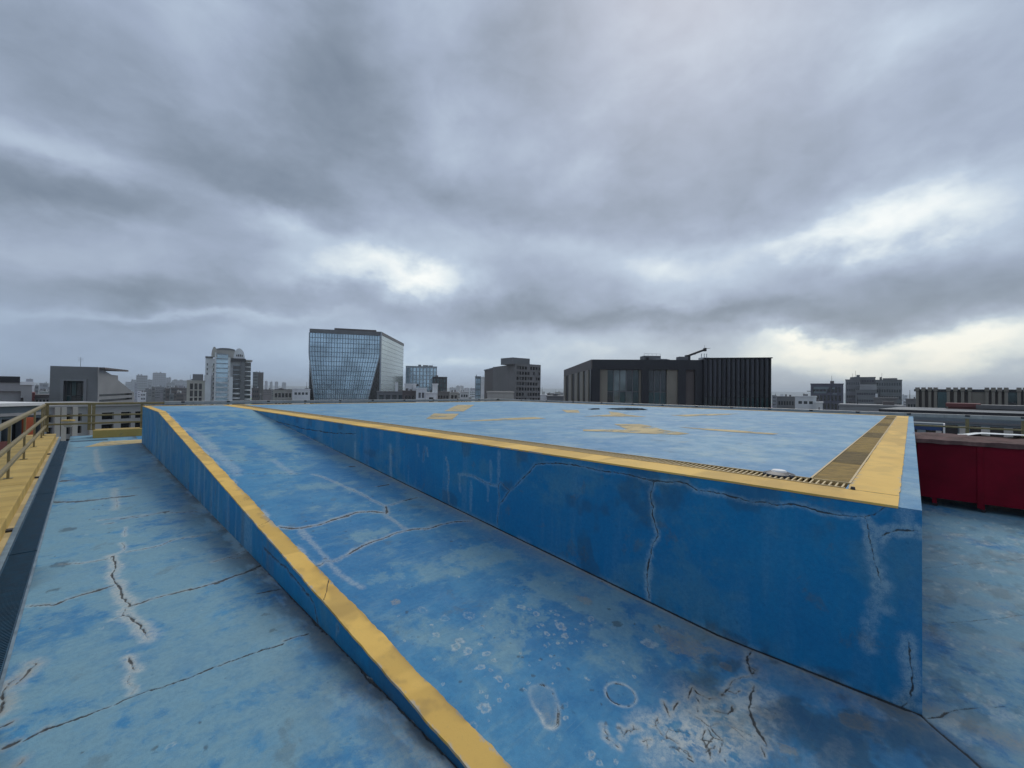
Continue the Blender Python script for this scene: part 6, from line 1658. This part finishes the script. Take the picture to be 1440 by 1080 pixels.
body(Wp, 14, G, ztp - .2).build('core', M['b_dark'], tp_)
b = MB(); Wp.slab(b, 0, Wp.L, G, zbp, 0, 1.0); b.build('plinth', M['b_concrete'], tp_)
adopt(tp_)

# -- roof of the right neighbour, below and beyond the railing
Wq = Wall(gp_(1236, 48), gp_(1640, 48))
tq = root_of('office_building', 'grey neighbouring building with dark windows and pale piers below the right railing', 'building', Wq.a)
zq = Wq.uz(1400, 586)[1]
z1 = Wq.uz(1400, 600.5)[1]
holes = []
z = z1
wx = [(1302, 1317), (1327, 1347), (1364, 1380), (1392, 1412), (1424, 1446), (1456, 1480), (1492, 1520)]
uw = [(Wq.uz(a, 605)[0], Wq.uz(b_, 605)[0]) for a, b_ in [(1246, 1262), (1272, 1290)] + wx]
while z > G + 5:
    holes += [(a, b_, z - 2.0, z) for a, b_ in uw]; z -= 3.4
Wq.holed(MB(), G, zq, holes, .4).build('wall', M['b_bluegrey'], tq)
Wq.panes(holes, .4, M['glass_black'], tq)
for px in (1322, 1355.5, 1386, 1418, 1451, 1486):
    b = MB(); u = Wq.uz(px, 605)[0]; Wq.slab(b, u - .22, u + .22, G, z1 - .05, 0, .3); b.build('pier', M['b_cream'], tq)
body(Wq, 12, G, zq - .2).build('core', M['b_bluegrey'], tq)
b = MB(); Wq.slab(b, 0, Wq.L, zq, zq + .3, -12, .1); b.build('roof_edge', M['b_dark'], tq)
b = MB(); Wq.slab(b, 0, Wq.L, z1 + .15, z1 + .30, 0, .12); b.build('string_course', M['b_mid'], tq)
adopt(tq)
Wr = Wall(gp_(1284, 38.5), gp_(1329, 38.5))
ta = root_of('awning', 'blue awning with a pale end beyond the right railing behind the maroon cabinet', 'awning', Wr.a)
za0, za1 = Wr.uz(1305, 605)[1], Wr.uz(1305, 597.5)[1]
b = MB(); Wr.slab(b, 0, Wr.L * .93, za0, za1, -1.4, 0); b.build('cover', M['b_blue'], ta, .05)
b = MB(); Wr.slab(b, 0, Wr.L * .95, za1, za1 + .12, -1.4, .1); b.build('top_edge', M['b_bluegrey'], ta)
b = MB(); Wr.slab(b, Wr.L * .94, Wr.L, za0 - .2, za1 + .1, -1.4, .1); b.build('end_panel', M['white'], ta)
for k in (0.05, .95):
    b = MB(); Wr.slab(b, Wr.L * k - .06, Wr.L * k + .06, G, za0, -1.3, -1.2); b.build('post', M['dark_metal'], ta)
adopt(ta)
block('roof_shed', 'red brown roof shed before the pilastered building', 'shed', 1333, 1376, 58, 572.5, M['b_redbrick'], None, depth=4)
block('roof_shed', 'long grey roof parapet with a pale top right of the red brown shed', 'wall', 1376, 1500, 57, 576.5, M['b_concrete'], None, depth=4, roofbox=[(1376, 1500, 575.2, 'white')])

# -- far skyline fading into the air
SKY = [(191, 207, 528, 1500, 'tall hazy grey tower pair left end'), (207, 214, 534, 1700, 'hazy slab behind the tall grey tower'), (214, 233, 524.5, 1900, 'the tallest hazy block left of the white tower'), (233, 240, 531, 2000, 'narrow hazy tower beside the tallest block'),
       (241, 264, 535, 2100, 'broad hazy block left of the dark glass block'), (176, 186, 537, 2200, 'faint low tower at the left'), (184, 191, 534, 2300, 'faint tower behind the sloping roof'),
       (36, 46, 533, 1600, 'hazy block over the lilac building'), (55, 61, 539, 900, 'pale tower far behind the red roofed house'), (58, 68, 539.5, 800, 'white framed far block behind the red roofed house'),
       (44, 48, 544, 600, 'narrow white far tower'), (372, 376, 536, 2300, 'thin hazy tower right of the slim tower'), (379, 383, 537, 2400, 'second thin hazy tower'), (386, 391, 537, 2300, 'third thin hazy tower'), (396, 402, 538, 2500, 'faint hazy tower left of the glass building'),
       (632, 641, 545, 2400, 'faint low far block in the middle gap'), (641, 652, 543, 2500, 'faint stepped far block in the middle gap'), (653, 660, 545.5, 2300, 'faint narrow far block in the middle gap'), (661, 668, 546, 1500, 'hazy far block left of the glass slab'),
       (1269, 1276, 556, 1600, 'hazy far block right of the apartment complex'), (1086, 1092, 561, 1800, 'faint far roofs right of the fins'), (250, 258, 542, 900, 'pale mid distance block'), (189, 193, 539, 1200, 'slim hazy tower before the tall grey pair'), (208, 213, 541, 1100, 'pale low hazy slab under the tallest block'), (219, 224, 543, 1000, 'pale hazy slab left of the pale low block'), (262, 267, 538, 1500, 'hazy slab edge above the dark glass block'), (233, 246, 538.5, 1400, 'wide hazy mid tower'), (238, 247, 545, 800, 'pale low mid distance block')]
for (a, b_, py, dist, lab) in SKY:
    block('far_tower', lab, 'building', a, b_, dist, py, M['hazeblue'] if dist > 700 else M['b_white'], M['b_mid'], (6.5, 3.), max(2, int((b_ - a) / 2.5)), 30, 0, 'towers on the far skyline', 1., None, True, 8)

# -- the carpet of small roofs between them
mats = ['b_white', 'b_cream', 'b_lilac', 'b_mid', 'b_concrete', 'b_brown', 'b_grey']
names = {'b_white': 'white', 'b_cream': 'cream', 'b_lilac': 'pale grey', 'b_mid': 'mid grey', 'b_concrete': 'concrete', 'b_brown': 'brown', 'b_grey': 'dark grey'}
rr_ = random.Random(21)
zones = [(186, 264, 'behind the passage railing', 26), (354, 434, 'between white tower and glass building', 16), (566, 682, 'between glass and brown buildings', 18), (760, 795, 'in the gap left of the black building', 8), (1084, 1142, 'right of the dark fins', 8), (1180, 1292, 'below the apartment complex', 10), (40, 72, 'beside the red ended house', 6)]
roofs = ['flat roof', 'roof box', 'roof hut']
for (x0, x1, where, cnt) in zones:
    spots = []
    for k in range(cnt):
        dist = rr_.uniform(280, 1300)
        wpx = rr_.uniform(5, 13)
        a = rr_.uniform(x0, max(x0 + .5, x1 - wpx))
        spots.append([a, wpx, dist, rr_.choice(mats), rr_.random()])
    spots.sort()
    order = {}
    for q in spots: order.setdefault(q[3], []).append(q)
    words = ['leftmost', 'second', 'third', 'fourth', 'fifth', 'sixth', 'seventh', 'eighth', 'ninth']
    for a, wpx, dist, mk, rn in spots:
        hor = 540 + (a - 720) * math.tan(ROLL) + FPX * math.tan(PITCH)
        py = hor + rr_.uniform(1.5, 11) * (500 / dist) ** .35
        rb_ = [(a + 1, a + wpx * rr_.uniform(.3, .8), py - 1.3, rr_.choice(['b_mid', 'b_white', 'b_brown']))] if rn < .5 else None
        same = order[mk]; pos = [q[0] for q in same].index(a)
        lab = ('%s%s block %s' % ((words[pos] + (' ' if pos == 0 else ' from left, ') if len(same) > 1 else 'only ') , names[mk] if len(same) == 1 or pos == 0 else names[mk], where))
        block('low_building', lab, 'building', a, a + wpx, dist, py, M[mk], M['glass_dark'], (3.2, 1.4), max(2, int(wpx / 2.2)), 16, 0, 'small roofs of the city ' + where, .5, rb_, True, 3)

# ------------------------------------------------------------------ air
hb = MB().box(-8800, 8800, -8800, 8800, G - 1.0, 84)
hm = bpy.data.materials.new('haze_air'); hm.use_nodes = True
t = NT(hm.node_tree)
vol = t.n('ShaderNodeVolumePrincipled')
vol.inputs['Color'].default_value = (.80, .88, .95, 1)
vol.inputs['Density'].default_value = HAZE
vol.inputs['Anisotropy'].default_value = .2
out = t.n('ShaderNodeOutputMaterial')
t.t.links.new(vol.outputs[0], out.inputs['Volume'])
haze = tag(hb.build('haze', hm), kind='stuff')
